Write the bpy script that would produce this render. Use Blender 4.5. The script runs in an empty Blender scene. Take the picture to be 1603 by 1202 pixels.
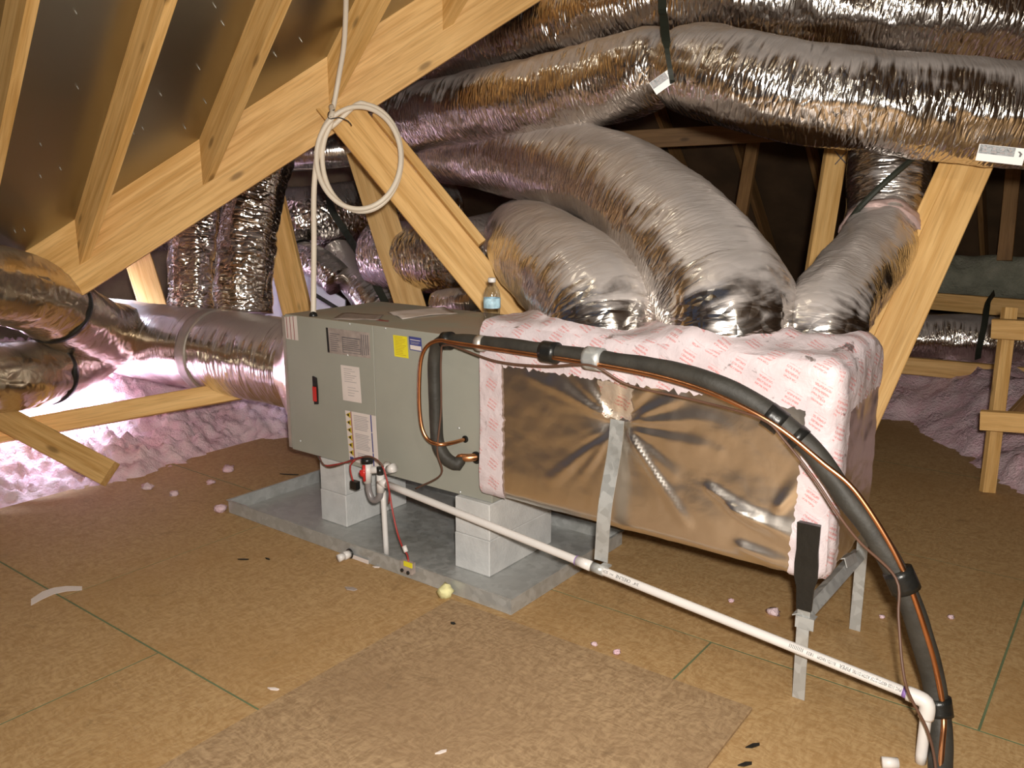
import bpy, math, random
from mathutils import Vector, Matrix, noise
random.seed(7)
S = bpy.context.scene
C = S.collection
# ------------------------------------------------------------------ camera
# world: X runs along the air handler (to the right/near), Y goes back, Z up; floor at 0
F, CX, CY = 1327.0, 801.0, 601.0
TH = math.atan(295 / F); AZ = math.radians(37); CH = 1.37
cT, sT, cA, sA = math.cos(TH), math.sin(TH), math.cos(AZ), math.sin(AZ)
cam = bpy.data.cameras.new('camera'); camo = bpy.data.objects.new('camera', cam); C.objects.link(camo)
camo.location = (0, 0, CH); camo.rotation_euler = (math.pi / 2 - TH, 0, AZ)
cam.sensor_width = 36; cam.lens = 36 * F / 1603; cam.clip_start = .05
S.camera = camo
def W(r, f, u):                      # right / forward / up vector of the viewer's heading -> world
    return Vector((r * cA - f * sA, r * sA + f * cA, u))
def at(px, py, D):                   # surveyed point of the photograph at distance D
    d = py - CY; k = D / F
    return Vector((0, 0, CH)) + W((px - CX) * k, (F * cT - d * sT) * k, -(F * sT + d * cT) * k)
def atY(px, py, Y):
    v = at(px, py, F) - Vector((0, 0, CH)); return Vector((0, 0, CH)) + v * (Y / v.y)
def atZ(px, py, Z):
    v = at(px, py, F) - Vector((0, 0, CH)); return Vector((0, 0, CH)) + v * ((Z - CH) / v.z)
# ------------------------------------------------------------------ world, light, exposure
w = bpy.data.worlds.new('world'); S.world = w; w.use_nodes = True
w.node_tree.nodes['Background'].inputs[0].default_value = (.55, .65, 1, 1)
w.node_tree.nodes['Background'].inputs[1].default_value = .05
S.view_settings.view_transform = 'Standard'; S.view_settings.look = 'None'
S.view_settings.exposure = 0.5; S.view_settings.gamma = 1; S.view_settings.use_curve_mapping = False
def lamp(name, kind, loc, target, energy, color, size=.1, sizey=None, spread=math.pi):
    l = bpy.data.lights.new(name, kind); o = bpy.data.objects.new(name, l); C.objects.link(o)
    l.energy = energy; l.color = color; o.location = loc
    o.rotation_euler = (Vector(target) - Vector(loc)).to_track_quat('-Z', 'Y').to_euler()
    if kind == 'AREA':
        l.size = size; l.spread = spread
        if sizey: l.shape = 'RECTANGLE'; l.size_y = sizey
        else: l.shape = 'DISK'
    else: l.shadow_soft_size = size
    return o
lamp('camera_flash', 'AREA', W(.05, -.02, CH + .09), W(.15, 3, .85), 70, (1, .94, .86), .07)
lamp('attic_bulb', 'POINT', W(.45, -.45, 2.6), (0, 0, 0), 34, (1, .86, .66), .06)
lamp('skylight_daylight', 'AREA', (-5.25, 2.05, 1.30), (-5.0, 2.3, 0), 120, (.74, .78, 1), .8, .55, math.radians(84))
# ------------------------------------------------------------------ material helpers
def mat(name):
    m = bpy.data.materials.new(name); m.use_nodes = True
    nt = m.node_tree; return m, nt, nt.nodes['Principled BSDF']
def node(nt, typ, ins=None, **kw):
    n = nt.nodes.new(typ)
    for k, v in kw.items(): setattr(n, k, v)
    for k, v in (ins or {}).items(): put(nt, n.inputs[k], v)
    return n
def put(nt, sock, v):
    if isinstance(v, bpy.types.NodeSocket): nt.links.new(v, sock)
    elif isinstance(v, (tuple, list)) and len(v) == 3 and sock.type == 'RGBA': sock.default_value = (*v, 1)
    else: sock.default_value = v
def M(nt, op, a, b=0.0, c=0.0):
    return node(nt, 'ShaderNodeMath', {0: a, 1: b, 2: c}, operation=op).outputs[0]
def mixc(nt, f, a, b, bt='MIX'):
    n = node(nt, 'ShaderNodeMix', data_type='RGBA', blend_type=bt)
    put(nt, n.inputs[0], f); put(nt, n.inputs[6], a); put(nt, n.inputs[7], b); return n.outputs[2]
def ramp(nt, v, lo, hi):
    return node(nt, 'ShaderNodeMapRange', {0: v, 1: lo, 2: hi}, interpolation_type='SMOOTHSTEP').outputs[0]
def coords(nt, kind='Object', scale=(1, 1, 1), jitter=True):
    tc = node(nt, 'ShaderNodeTexCoord').outputs[kind]
    mp = node(nt, 'ShaderNodeMapping', {'Vector': tc, 'Scale': scale})
    if jitter:
        oi = node(nt, 'ShaderNodeObjectInfo').outputs['Random']
        cmb = node(nt, 'ShaderNodeCombineXYZ', {0: M(nt, 'MULTIPLY', oi, 37.0), 1: M(nt, 'MULTIPLY', oi, 91.0), 2: M(nt, 'MULTIPLY', oi, 13.0)})
        nt.links.new(cmb.outputs[0], mp.inputs['Location'])
    return mp.outputs[0]
def nz(nt, vec, scale, detail=3, rough=.55, dist=0):
    return node(nt, 'ShaderNodeTexNoise', {'Vector': vec, 'Scale': scale, 'Detail': detail, 'Roughness': rough, 'Distortion': dist}).outputs[0]
def bump(nt, h, strength, dist, b, normal=None):
    n = node(nt, 'ShaderNodeBump', {'Height': h, 'Strength': strength, 'Distance': dist})
    if normal: nt.links.new(normal, n.inputs['Normal'])
    if b: nt.links.new(n.outputs[0], b.inputs['Normal'])
    return n.outputs[0]
MT = {}
def plain(name, col, rough=.5, metal=0, var=.12, vs=8, bs=0, bscale=60):
    m, nt, b = mat(name)
    n = nz(nt, coords(nt, 'Object'), vs, 5)
    put(nt, b.inputs['Base Color'], mixc(nt, ramp(nt, n, .3, .7), tuple(c * (1 - var) for c in col), tuple(min(1, c * (1 + var)) for c in col)))
    b.inputs['Roughness'].default_value = rough; b.inputs['Metallic'].default_value = metal
    if bs: bump(nt, nz(nt, coords(nt, 'Object'), bscale, 4), bs, .004, b)
    MT[name] = m; return m
def wood(name, light, dark, var=.25):
    m, nt, b = mat(name)
    v = coords(nt, 'Object', (1.2, 22, 22))
    g = nz(nt, v, 1.6, 5, .6, .6)
    fine = nz(nt, coords(nt, 'Object', (6, 160, 160)), 1.0, 2)
    kn = node(nt, 'ShaderNodeTexVoronoi', {'Vector': coords(nt, 'Object', (3.2, 9, 9)), 'Scale': 1.0}).outputs['Distance']
    knot = ramp(nt, kn, .16, .05)
    c = mixc(nt, ramp(nt, g, .32, .72), light, dark)
    c = mixc(nt, M(nt, 'MULTIPLY', ramp(nt, fine, .45, .75), .35), c, tuple(q * .62 for q in dark))
    c = mixc(nt, M(nt, 'MULTIPLY', knot, .75), c, tuple(q * .35 for q in dark))
    oi = node(nt, 'ShaderNodeObjectInfo').outputs['Random']
    br = M(nt, 'MULTIPLY_ADD', oi, var, 1 - var * .5)
    c = mixc(nt, 1.0, c, node(nt, 'ShaderNodeCombineColor', {0: br, 1: br, 2: br}).outputs[0], 'MULTIPLY')
    put(nt, b.inputs['Base Color'], c); b.inputs['Roughness'].default_value = .62
    bump(nt, fine, .25, .002, b)
    MT[name] = m
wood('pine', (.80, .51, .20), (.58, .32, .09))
wood('pine_dimmed', (.36, .20, .075), (.22, .115, .04))  # darkened copy of pine: dimness of the far attic put into the colour
def osb(name, c1, c2, c3):
    m, nt, b = mat(name)
    v = coords(nt, 'Object')
    warp = node(nt, 'ShaderNodeTexNoise', {'Vector': v, 'Scale': 5.0, 'Detail': 3})
    vv = node(nt, 'ShaderNodeVectorMath', {0: v, 1: node(nt, 'ShaderNodeVectorMath', {0: warp.outputs['Color'], 1: (.12, .12, .12)}, operation='MULTIPLY').outputs[0]}, operation='ADD').outputs[0]
    def st_(sc, rot): return nz(nt, node(nt, 'ShaderNodeMapping', {'Vector': vv, 'Scale': sc, 'Rotation': (0, 0, rot)}).outputs[0], 1.0, 5, .65, .3)
    k = ramp(nt, M(nt, 'MULTIPLY_ADD', st_((34, 95, 30), .5), .5, M(nt, 'MULTIPLY', st_((85, 30, 30), -.35), .5)), .36, .64)
    c = mixc(nt, k, c1, c2)
    big = nz(nt, v, 1.7, 5, .6, .4)
    c = mixc(nt, M(nt, 'MULTIPLY', ramp(nt, big, .45, .72), .6), c, c3)
    st = nz(nt, v, 6, 6, .7, .6)
    c = mixc(nt, M(nt, 'MULTIPLY', ramp(nt, st, .6, .74), .5), c, tuple(q * .42 for q in c3))
    put(nt, b.inputs['Base Color'], c); b.inputs['Roughness'].default_value = .7
    bump(nt, k, .3, .002, b)
    MT[name] = m
osb('osb', (.50, .33, .155), (.35, .205, .08), (.37, .21, .075))
osb('osb_loose', (.44, .30, .165), (.255, .16, .08), (.28, .175, .09))
def foil(name, col=(.78, .74, .70), rough=.2, dust=.8, su=26, sv=5, bs=.6, dcol=(.65, .595, .57), crumple=.5):
    m, nt, b = mat(name)
    uv = coords(nt, 'UV', (1, 1, 1))
    a = nz(nt, node(nt, 'ShaderNodeMapping', {'Vector': uv, 'Scale': (su, sv, 1), 'Rotation': (0, 0, .22)}).outputs[0], 1.0, 3, .55, .5)
    c = node(nt, 'ShaderNodeTexVoronoi', {'Vector': node(nt, 'ShaderNodeMapping', {'Vector': uv, 'Scale': (su * 1.1, sv * 2.4, 1), 'Rotation': (0, 0, -.3)}).outputs[0], 'Scale': 1.0, 'Randomness': 1.0}, feature='DISTANCE_TO_EDGE').outputs['Distance']
    h = M(nt, 'MULTIPLY_ADD', M(nt, 'MINIMUM', c, .25), crumple * 2, a)
    bump(nt, h, bs, .012, b)
    b.inputs['Metallic'].default_value = 1.0; b.inputs['Roughness'].default_value = rough
    b.inputs['Base Color'].default_value = (*col, 1)
    d = nt.nodes.new('ShaderNodeBsdfPrincipled'); d.inputs['Roughness'].default_value = .45
    put(nt, d.inputs['Base Color'], dcol); d.inputs['Metallic'].default_value = .45
    dn_ = bump(nt, h, bs * .4, .012, None); nt.links.new(dn_, d.inputs['Normal'])
    nrm = node(nt, 'ShaderNodeSeparateXYZ', {0: node(nt, 'ShaderNodeNewGeometry').outputs['Normal']}).outputs[2]
    mott = nz(nt, coords(nt, 'Object'), 5, 5, .65)
    k = M(nt, 'MULTIPLY_ADD', mott, .55, M(nt, 'SUBTRACT', nrm, .27))
    k = M(nt, 'MULTIPLY_ADD', M(nt, 'SUBTRACT', a, .5), 1.3, k)
    f = M(nt, 'MULTIPLY', ramp(nt, k, .26, .74), dust)
    mx = node(nt, 'ShaderNodeMixShader', {0: f, 1: b.outputs[0], 2: d.outputs[0]})
    nt.links.new(mx.outputs[0], nt.nodes['Material Output'].inputs[0])
    MT[name] = m
foil('foil', rough=.19, dust=.85, su=52, sv=6)
foil('foil_clean', rough=.15, dust=.35, su=34, sv=7, bs=.8)
foil('foil_tight', rough=.2, dust=.6, su=40, sv=3, bs=.45, crumple=.25)
foil('foil_old', col=(.62, .54, .42), rough=.24, dust=.5, su=14, sv=6, bs=.5, dcol=(.40, .33, .26))
foil('foil_wrap', col=(.90, .83, .75), rough=.30, dust=.05, su=9, sv=9, bs=.14, crumple=.1)
foil('radiant_barrier', col=(.42, .40, .34), rough=.30, dust=0, su=3, sv=3, bs=.06, crumple=0)
def tape(nm='tape', c0=(.69, .60, .62), c1=(.58, .49, .505), met=0.0):
    m, nt, b = mat('foil_tape_print')
    uv = node(nt, 'ShaderNodeTexCoord').outputs['UV']
    xy = node(nt, 'ShaderNodeSeparateXYZ', {0: node(nt, 'ShaderNodeMapping', {'Vector': uv, 'Rotation': (0, 0, .45)}).outputs[0]})
    wob = nz(nt, uv, 14, 2)
    x = M(nt, 'MULTIPLY_ADD', wob, .02, xy.outputs[0]); y = xy.outputs[1]
    row = M(nt, 'FLOOR', M(nt, 'DIVIDE', y, .062))
    fx = M(nt, 'FRACT', M(nt, 'ADD', M(nt, 'DIVIDE', x, .085), M(nt, 'MULTIPLY', row, .37)))
    fy = M(nt, 'FRACT', M(nt, 'DIVIDE', y, .062))
    def band(v, a, c): return M(nt, 'MULTIPLY', M(nt, 'GREATER_THAN', v, a), M(nt, 'LESS_THAN', v, c))
    blk = M(nt, 'MULTIPLY', band(fx, .1, .58), band(fy, .12, .75))
    st = M(nt, 'GREATER_THAN', M(nt, 'FRACT', M(nt, 'MULTIPLY', fy, 4.8)), .5)
    ltr = M(nt, 'GREATER_THAN', nz(nt, uv, 260, 1), .44)
    k = M(nt, 'MULTIPLY', M(nt, 'MULTIPLY', blk, st), ltr)
    base = mixc(nt, ramp(nt, nz(nt, uv, 9, 4), .35, .7), c0, c1)
    gr = ramp(nt, nz(nt, uv, 11, 5, .7, .8), .62, .70)
    c = mixc(nt, M(nt, 'MULTIPLY', k, .58), base, (.60, .14, .13))
    c = mixc(nt, M(nt, 'MULTIPLY', gr, .35), c, (.45, .38, .36))
    put(nt, b.inputs['Base Color'], c); b.inputs['Roughness'].default_value = .38
    put(nt, b.inputs['Metallic'], M(nt, 'MULTIPLY_ADD', gr, .8, met))
    bump(nt, nz(nt, uv, 22, 4, .65, .5), .5, .01, b)
    MT[nm] = m
tape()
tape('tape_foil', (.72, .60, .48), (.60, .48, .38), .6)
def galv():
    m, nt, b = mat('galvanised'); v = coords(nt, 'Object')
    sp = node(nt, 'ShaderNodeTexVoronoi', {'Vector': v, 'Scale': 42.0}).outputs['Color']
    k = node(nt, 'ShaderNodeSeparateColor', {0: sp}).outputs[0]
    c = mixc(nt, k, (.42, .43, .42), (.53, .54, .53))
    c = mixc(nt, M(nt, 'MULTIPLY', ramp(nt, nz(nt, v, 4, 6, .65), .5, .72), .5), c, (.22, .21, .18))
    put(nt, b.inputs['Base Color'], c); b.inputs['Metallic'].default_value = .4
    put(nt, b.inputs['Roughness'], M(nt, 'MULTIPLY_ADD', k, .2, .32)); MT['galv'] = m
galv()
def insul(name, c1, c2):
    m, nt, b = mat(name); v = coords(nt, 'Object', jitter=False)
    n = nz(nt, v, 9, 6, .65); n2 = nz(nt, v, 55, 4, .7)
    put(nt, b.inputs['Base Color'], mixc(nt, ramp(nt, n, .3, .7), c1, c2)); b.inputs['Roughness'].default_value = 1
    b.inputs['Specular IOR Level'].default_value = .05
    bump(nt, n2, .9, .02, b); MT[name] = m
insul('insulation', (.80, .53, .60), (.86, .68, .72))
insul('batt', (.30, .31, .24), (.42, .42, .33))
plain('cabinet', (.345, .345, .295), .42, .0, .05, 3)
def dusttop():
    m, nt, b = mat('cabinet_top'); v = coords(nt, 'Object')
    n = nz(nt, v, 5, 6, .65)
    put(nt, b.inputs['Base Color'], mixc(nt, ramp(nt, n, .35, .62), (.36, .36, .30), (.40, .33, .26)))
    b.inputs['Roughness'].default_value = .75; MT['cabinet_top'] = m
dusttop()
plain('block', (.56, .56, .55), .85, 0, .08, 12, .4, 90)
plain('pvc', (.70, .67, .645), .38, 0, .03)
plain('conduit', (.78, .70, .58), .45, 0, .04)
plain('rubber', (.035, .032, .026), .62, 0, .25, 14, .4, 60)
plain('black', (.012, .012, .011), .35, 0, .1, 20, .5, 40)
plain('copper', (.74, .34, .16), .32, 1, .12, 20)
plain('wire_brown', (.11, .055, .035), .5)
plain('wire_red', (.34, .035, .03), .45)
plain('red', (.55, .03, .025), .35)
plain('hose', (.25, .23, .23), .3)
plain('paper', (.72, .64, .60), .7, 0, .05, 6)
plain('label_tan', (.36, .30, .27), .6, 0, .15, 30)
plain('yellow', (.78, .68, .03), .5, 0, .05)
plain('amber', (.55, .40, .03), .5, 0, .05)
plain('navy', (.06, .07, .25), .45)
plain('ink', (.16, .145, .15), .6, 0, .2, 40)
plain('ink_pale', (.44, .40, .40), .6)
plain('maroon', (.30, .08, .07), .5)
plain('purple', (.24, .14, .40), .5)
plain('wad', (.74, .70, .36), .8, 0, .15, 30)
plain('strap', (.018, .022, .014), .6)
plain('green_edge', (.13, .17, .085), .8)
plain('white_board', (.70, .76, .82), .6, 0, .05)
plain('duct_board_dark', (.16, .11, .075), .8, 0, .2)
plain('brown_deck', (.105, .062, .03), .85, 0, .25, 3)  # deck brown darkened, so the light's falloff at the back sits in the colour
plain('wall_paint', (.34, .25, .16), .8)
plain('tape_grey', (.47, .42, .37), .45, .5, .12, 12, .4, 30)
plain('pink_tape', (.56, .40, .37), .45, .3, .25, 14, .6, 30)
def clear():
    m, nt, b = mat('clear_plastic'); nt.nodes.remove(b)
    t = node(nt, 'ShaderNodeBsdfTransparent', {0: (.93, .95, .97)}); g = node(nt, 'ShaderNodeBsdfGlossy', {0: (1, 1, 1), 'Roughness': .08})
    lw = node(nt, 'ShaderNodeLayerWeight', {0: .35}).outputs['Facing']
    mx = node(nt, 'ShaderNodeMixShader', {0: M(nt, 'MULTIPLY_ADD', lw, .5, .10), 1: t.outputs[0], 2: g.outputs[0]})
    nt.links.new(mx.outputs[0], nt.nodes['Material Output'].inputs[0]); MT['clear'] = m
clear()
# ------------------------------------------------------------------ mesh helpers
class MB:
    def __init__(s): s.v = []; s.f = []; s.uv = []
    def add(s, vs, fs, uvs=None):
        n = len(s.v); s.v += [Vector(v) for v in vs]; s.f += [tuple(i + n for i in q) for q in fs]
        s.uv += (uvs if uvs else [(v[0], v[1]) for v in vs]); return s
    def box(s, a, b):
        (x0, y0, z0), (x1, y1, z1) = a, b
        return s.add([(x0, y0, z0), (x1, y0, z0), (x1, y1, z0), (x0, y1, z0), (x0, y0, z1), (x1, y0, z1), (x1, y1, z1), (x0, y1, z1)],
                     [(0, 3, 2, 1), (4, 5, 6, 7), (0, 1, 5, 4), (1, 2, 6, 5), (2, 3, 7, 6), (3, 0, 4, 7)])
    def hexa(s, b4, t4):
        return s.add(list(b4) + list(t4), [(0, 3, 2, 1), (4, 5, 6, 7), (0, 1, 5, 4), (1, 2, 6, 5), (2, 3, 7, 6), (3, 0, 4, 7)])
    def tube(s, pts, r, seg=16, cap=True, disp=None, squash=None):
        fr = frames(pts); L = 0; rings = []; n0 = len(s.v); uvs = []; vs = []
        for i, (p, t, a, b) in enumerate(fr):
            if i: L += (p - fr[i - 1][0]).length
            rr = r(i / (len(fr) - 1)) if callable(r) else r
            sq = squash(i / (len(fr) - 1)) if squash else (1, 1)
            for j in range(seg):
                q = 2 * math.pi * j / seg
                dd = disp(L, q, i) if disp else 0
                vs.append(p + a * math.cos(q) * (rr + dd) * sq[0] + b * math.sin(q) * (rr + dd) * sq[1]); uvs.append((L, rr * abs(math.pi - q)))
        fs = []
        for i in range(len(fr) - 1):
            for j in range(seg):
                k = (j + 1) % seg
                fs.append((i * seg + j, i * seg + k, (i + 1) * seg + k, (i + 1) * seg + j))
        if cap:
            fs.append(tuple(range(seg - 1, -1, -1))); m = (len(fr) - 1) * seg; fs.append(tuple(m + j for j in range(seg)))
        return s.add(vs, fs, uvs)
    def lathe(s, prof, o, axis=(0, 0, 1), seg=24):
        pts = []; ax = Vector(axis).normalized(); a = ax.orthogonal().normalized(); b = ax.cross(a); vs = []; fs = []
        for r, h in prof:
            for j in range(seg):
                q = 2 * math.pi * j / seg; vs.append(Vector(o) + ax * h + (a * math.cos(q) + b * math.sin(q)) * r)
        for i in range(len(prof) - 1):
            for j in range(seg):
                k = (j + 1) % seg; fs.append((i * seg + j, i * seg + k, (i + 1) * seg + k, (i + 1) * seg + j))
        fs.append(tuple(range(seg - 1, -1, -1))); m = (len(prof) - 1) * seg; fs.append(tuple(m + j for j in range(seg)))
        return s.add(vs, fs)
    def poly(s, pts, n, th):         # a flat outline given thickness th along n
        n = Vector(n).normalized() * th; k = len(pts); a = [Vector(p) for p in pts]
        return s.add(a + [p + n for p in a], [tuple(range(k - 1, -1, -1)), tuple(range(k, 2 * k))] + [(i, (i + 1) % k, k + (i + 1) % k, k + i) for i in range(k)])
    def build(s, name, m, parent=None, smooth=False):
        me = bpy.data.meshes.new(name); me.from_pydata(s.v, [], s.f)
        if m: me.materials.append(MT[m])
        uv = me.uv_layers.new(name='UVMap')
        for l in me.loops: uv.data[l.index].uv = s.uv[l.vertex_index]
        if smooth: me.polygons.foreach_set('use_smooth', [True] * len(me.polygons))
        me.update()
        o = bpy.data.objects.new(name, me); C.objects.link(o)
        if parent: attach(o, parent)
        return o
def attach(o, p):
    o.parent = p; o.matrix_parent_inverse = base_mat(p).inverted()
def base_mat(p):
    m = Matrix.LocRotScale(p.location, p.rotation_euler, p.scale)
    return base_mat(p.parent) @ p.matrix_parent_inverse @ m if p.parent else m
def spline(P, step):
    P = [Vector(p) for p in P]
    if len(P) == 2: Q = [P[0], P[0].lerp(P[1], .33), P[0].lerp(P[1], .66), P[1]]
    else: Q = P
    E_ = [Q[0] * 2 - Q[1]] + Q + [Q[-1] * 2 - Q[-2]]; out = []
    for i in range(1, len(E_) - 2):
        a, b, c, d = E_[i - 1:i + 3]; n = max(2, int((c - b).length / step))
        for k in range(n):
            t = k / n
            out.append(.5 * ((2 * b) + (c - a) * t + (2 * a - 5 * b + 4 * c - d) * t * t + (3 * b - a - 3 * c + d) * t ** 3))
    out.append(Q[-1]); return out
def frames(pts):
    out = []; a = None
    for i, p in enumerate(pts):
        t = (pts[min(i + 1, len(pts) - 1)] - pts[max(i - 1, 0)]).normalized()
        if a is None:
            a = Vector((0, 0, 1)); a = (a - t * a.dot(t))
            if a.length < .2: a = Vector((0, 1, 0)) - t * t.y
        else: a = a - t * a.dot(t)
        a.normalize(); out.append((p, t, a, t.cross(a)))
    return out
def tag(o, label, cat, group=None, kind=None):
    if label: o['label'] = label
    if cat: o['category'] = cat
    if group: o['group'] = group
    if kind: o['kind'] = kind
    return o
def thing(name, label, cat, loc=(0, 0, 0), group=None, kind=None):
    o = bpy.data.objects.new(name, None); C.objects.link(o); o.location = loc; o.empty_display_size = .05
    return tag(o, label, cat, group, kind)
def struct(o, label=None, cat=None): return tag(o, label, cat, None, 'structure')
def board(name, p0, p1, wd, th, m, parent=None, face=(0, -1, 0), cuts=None):
    """a sawn board from p0 to p1; wd = width across the face that looks along `face`, th = thickness"""
    p0, p1 = Vector(p0), Vector(p1); x = (p1 - p0); L = x.length; x.normalize()
    n = Vector(face); n = (n - x * n.dot(x)).normalized(); y = n.cross(x)
    me = MB(); e = .003
    c0, c1 = cuts or (0, 0)          # skew of the end cuts
    prof = [(-wd / 2 + e, -th / 2), (wd / 2 - e, -th / 2), (wd / 2, -th / 2 + e), (wd / 2, th / 2 - e), (wd / 2 - e, th / 2), (-wd / 2 + e, th / 2), (-wd / 2, th / 2 - e), (-wd / 2, -th / 2 + e)]
    vs = [(c0 * a / wd * 2, a, b) for a, b in prof] + [(L + c1 * a / wd * 2, a, b) for a, b in prof]
    me.add(vs, [tuple(range(7, -1, -1)), tuple(range(8, 16))] + [(i, (i + 1) % 8, 8 + (i + 1) % 8, 8 + i) for i in range(8)])
    o = me.build(name, m); mw = Matrix((x, y, n)).transposed().to_4x4(); mw.translation = p0
    o.location = p0; o.rotation_euler = mw.to_euler()
    if parent: attach(o, parent)
    return o
def duct(name, P, r, m, label, group=None, seg=56, step=.013, amp=.006, wr=22, seed=0, cap=True, squash=None, cat='duct'):
    pts = spline(P, step)
    def disp(L, q, i):
        c, s_ = math.cos(q), math.sin(q)
        a = noise.noise(Vector((L * wr + c * 1.5, c * 2.4 + seed, s_ * 2.4))) * amp * .4
        b = noise.noise(Vector((L * 5, c * 2.2 + seed * 3, s_ * 2.2 + 9))) * amp * 1.6
        d = abs(noise.noise(Vector((L * 11 + c * 2, c * 3.5 + seed, s_ * 3.5 + 4)))) * -amp * 1.2
        return a + b + d
    b = MB().tube(pts, r, seg, cap, disp, squash)
    o = b.build(name, m, None, True)
    if label: tag(o, label, cat, group)
    return o
def ring(name, P, k, r, wd, m, parent, amp=.003, seed=1.0):      # a band around a duct at fraction k
    pts = spline(P, .013); n = len(pts); i = int(k * (n - 1)); j = max(1, int(wd / .013))
    sub = pts[max(0, i - j):i + j + 1]
    return MB().tube(sub, r, 48, True, lambda L, q, i: noise.noise(Vector((L * 30, math.cos(q) * 3 + seed, math.sin(q) * 3))) * amp).build(name, m, parent, True)
def cable(name, P, r, m, parent=None, seg=10, step=.02, label=None, cat=None):
    o = MB().tube(spline(P, step), r, seg).build(name, m, parent, True)
    if label: tag(o, label, cat)
    return o
def text_mb(body, size):
    cu = bpy.data.curves.new('t', 'FONT'); cu.body = body; cu.size = size; cu.align_x = 'LEFT'; cu.resolution_u = 2
    o = bpy.data.objects.new('t', cu); C.objects.link(o)
    me = bpy.data.meshes.new_from_object(o.evaluated_get(bpy.context.evaluated_depsgraph_get()))
    vs = [v.co.copy() for v in me.vertices]; fs = [tuple(p.vertices) for p in me.polygons]
    bpy.data.objects.remove(o); bpy.data.curves.remove(cu); bpy.data.meshes.remove(me); return vs, fs
# ================================================================== THE SETTING
floor = MB().box((-9, -4, -.06), (4, 9.5, -.022)).build('floor', 'brown_deck'); struct(floor, 'attic floor of OSB sheathing sheets over the joists', 'floor')
YS = [-2.4, -1.2, .03, 1.235, 2.315, 3.41, 4.6, 5.7]; offs = [.4, 1.3, .15, .75, -.21, -.21, .9]
for r_ in range(7):
    x = -4.0; xs = [x]; q = offs[r_] - 2.44 * 3
    while q < 3.4:
        if q > -3.9: xs.append(q)
        q += 2.44 if r_ not in (3,) else 1.71 * 1
    xs.append(3.4)
    if r_ == 3: xs = [-4.0, -2.9, -.96, 1.4, 3.4]
    for a, b in zip(xs, xs[1:]):
        g = .0032; o = MB().box((0, 0, -.02), (b - a - 2 * g, YS[r_ + 1] - YS[r_] - 2 * g, random.uniform(-.0012, 0))).build('sheathing_sheet', 'osb')
        o.location = (a + g, YS[r_] + g, 0); attach(o, floor)
        if a > -3.99: MB().box((a - .003, YS[r_] + .004, -.02), (a + .003, YS[r_ + 1] - .004, -.0016)).build('tongue_edge', 'green_edge', floor)
    gr = MB().box((-4, YS[r_] - .003, -.02), (3.4, YS[r_] + .003, -.0012)).build('tongue_edge', 'green_edge', floor)
# roof: slope A over the viewer, valley rafter, slope B behind it, far slope C
V0 = at(500, 96, 3.75)
BD = W(1, .14, .63).normalized()           # valley rafter direction (rising)
AD = W(.731, -.682, .93).normalized()      # jack rafters of slope A, rising
BB = W(.515, .857, .93).normalized()       # slope B, rising
NA = BD.cross(AD).normalized(); NA = NA if NA.z > 0 else -NA
NB = BD.cross(BB).normalized(); NB = NB if NB.z > 0 else -NB
up = Vector((0, 0, 1))
def slab(name, P, n, th, m): return MB().poly([Vector(p) + n * .0 for p in P], n, th).build(name, m)
ceil = slab('ceiling', [V0 - BD * 3.2, V0 + BD * 3.4, V0 + BD * 3.4 + AD * 4.4, V0 - BD * 3.2 + AD * 8.4], NA, .016, 'radiant_barrier')
struct(ceil, 'sloping roof deck with a dull foil radiant barrier above the jack rafters', 'roof')
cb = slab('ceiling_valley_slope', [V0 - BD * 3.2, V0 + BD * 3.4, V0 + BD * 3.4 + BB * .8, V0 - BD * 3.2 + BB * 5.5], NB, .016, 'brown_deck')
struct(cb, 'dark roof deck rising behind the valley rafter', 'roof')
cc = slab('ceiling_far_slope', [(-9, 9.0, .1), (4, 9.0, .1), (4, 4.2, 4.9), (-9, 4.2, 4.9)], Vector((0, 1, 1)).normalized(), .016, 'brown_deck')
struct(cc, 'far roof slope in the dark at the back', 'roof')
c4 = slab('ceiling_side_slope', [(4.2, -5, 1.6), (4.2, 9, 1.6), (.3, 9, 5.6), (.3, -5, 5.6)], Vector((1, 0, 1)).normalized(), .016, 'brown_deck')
struct(c4, 'roof slope on the side beyond the frame', 'roof')
struct(MB().box((-6, -4.1, -.06), (4.3, -4, 6)).build('wall_front', 'wall_paint'), 'attic end wall behind the viewer', 'wall')
struct(MB().box((4.2, -4, -.06), (4.3, 9, 1.7)).build('wall_right', 'wall_paint'), 'low knee wall on the right', 'wall')
struct(MB().box((-7.6, -1, -.06), (-7.5, 9, 5)).build('wall_left', 'wall_paint'), 'gable wall at the far left end', 'wall')
sk = MB(); so = Vector((-5.25, 2.05, 1.33)); su_ = Vector((.06, -.1, 1)).normalized()
for a, b in [((-.46, -.34), (.46, -.29)), ((-.46, .29), (.46, .34)), ((-.46, -.29), (-.41, .29)), ((.41, -.29), (.46, .29))]: sk.box((so.x + a[0], so.y + a[1], so.z - .03), (so.x + b[0], so.y + b[1], so.z + .05))
struct(sk.build('window_1', 'white_board'), 'small roof window over the insulation at the left', 'window')
vb = MB(); vth = Vector((0, 0, -.335)); away = BD.cross(up).normalized(); away = away if away.dot(W(0, 1, 0)) > 0 else -away
a0, a1 = Vector((0, 0, 0)), BD * 5.0
vb.hexa([a0 + vth, a1 + vth, a1 + vth + away * .04, a0 + vth + away * .04], [a0, a1, a1 + away * .04, a0 + away * .04])
V_s = V0 - BD * 1.55
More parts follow.
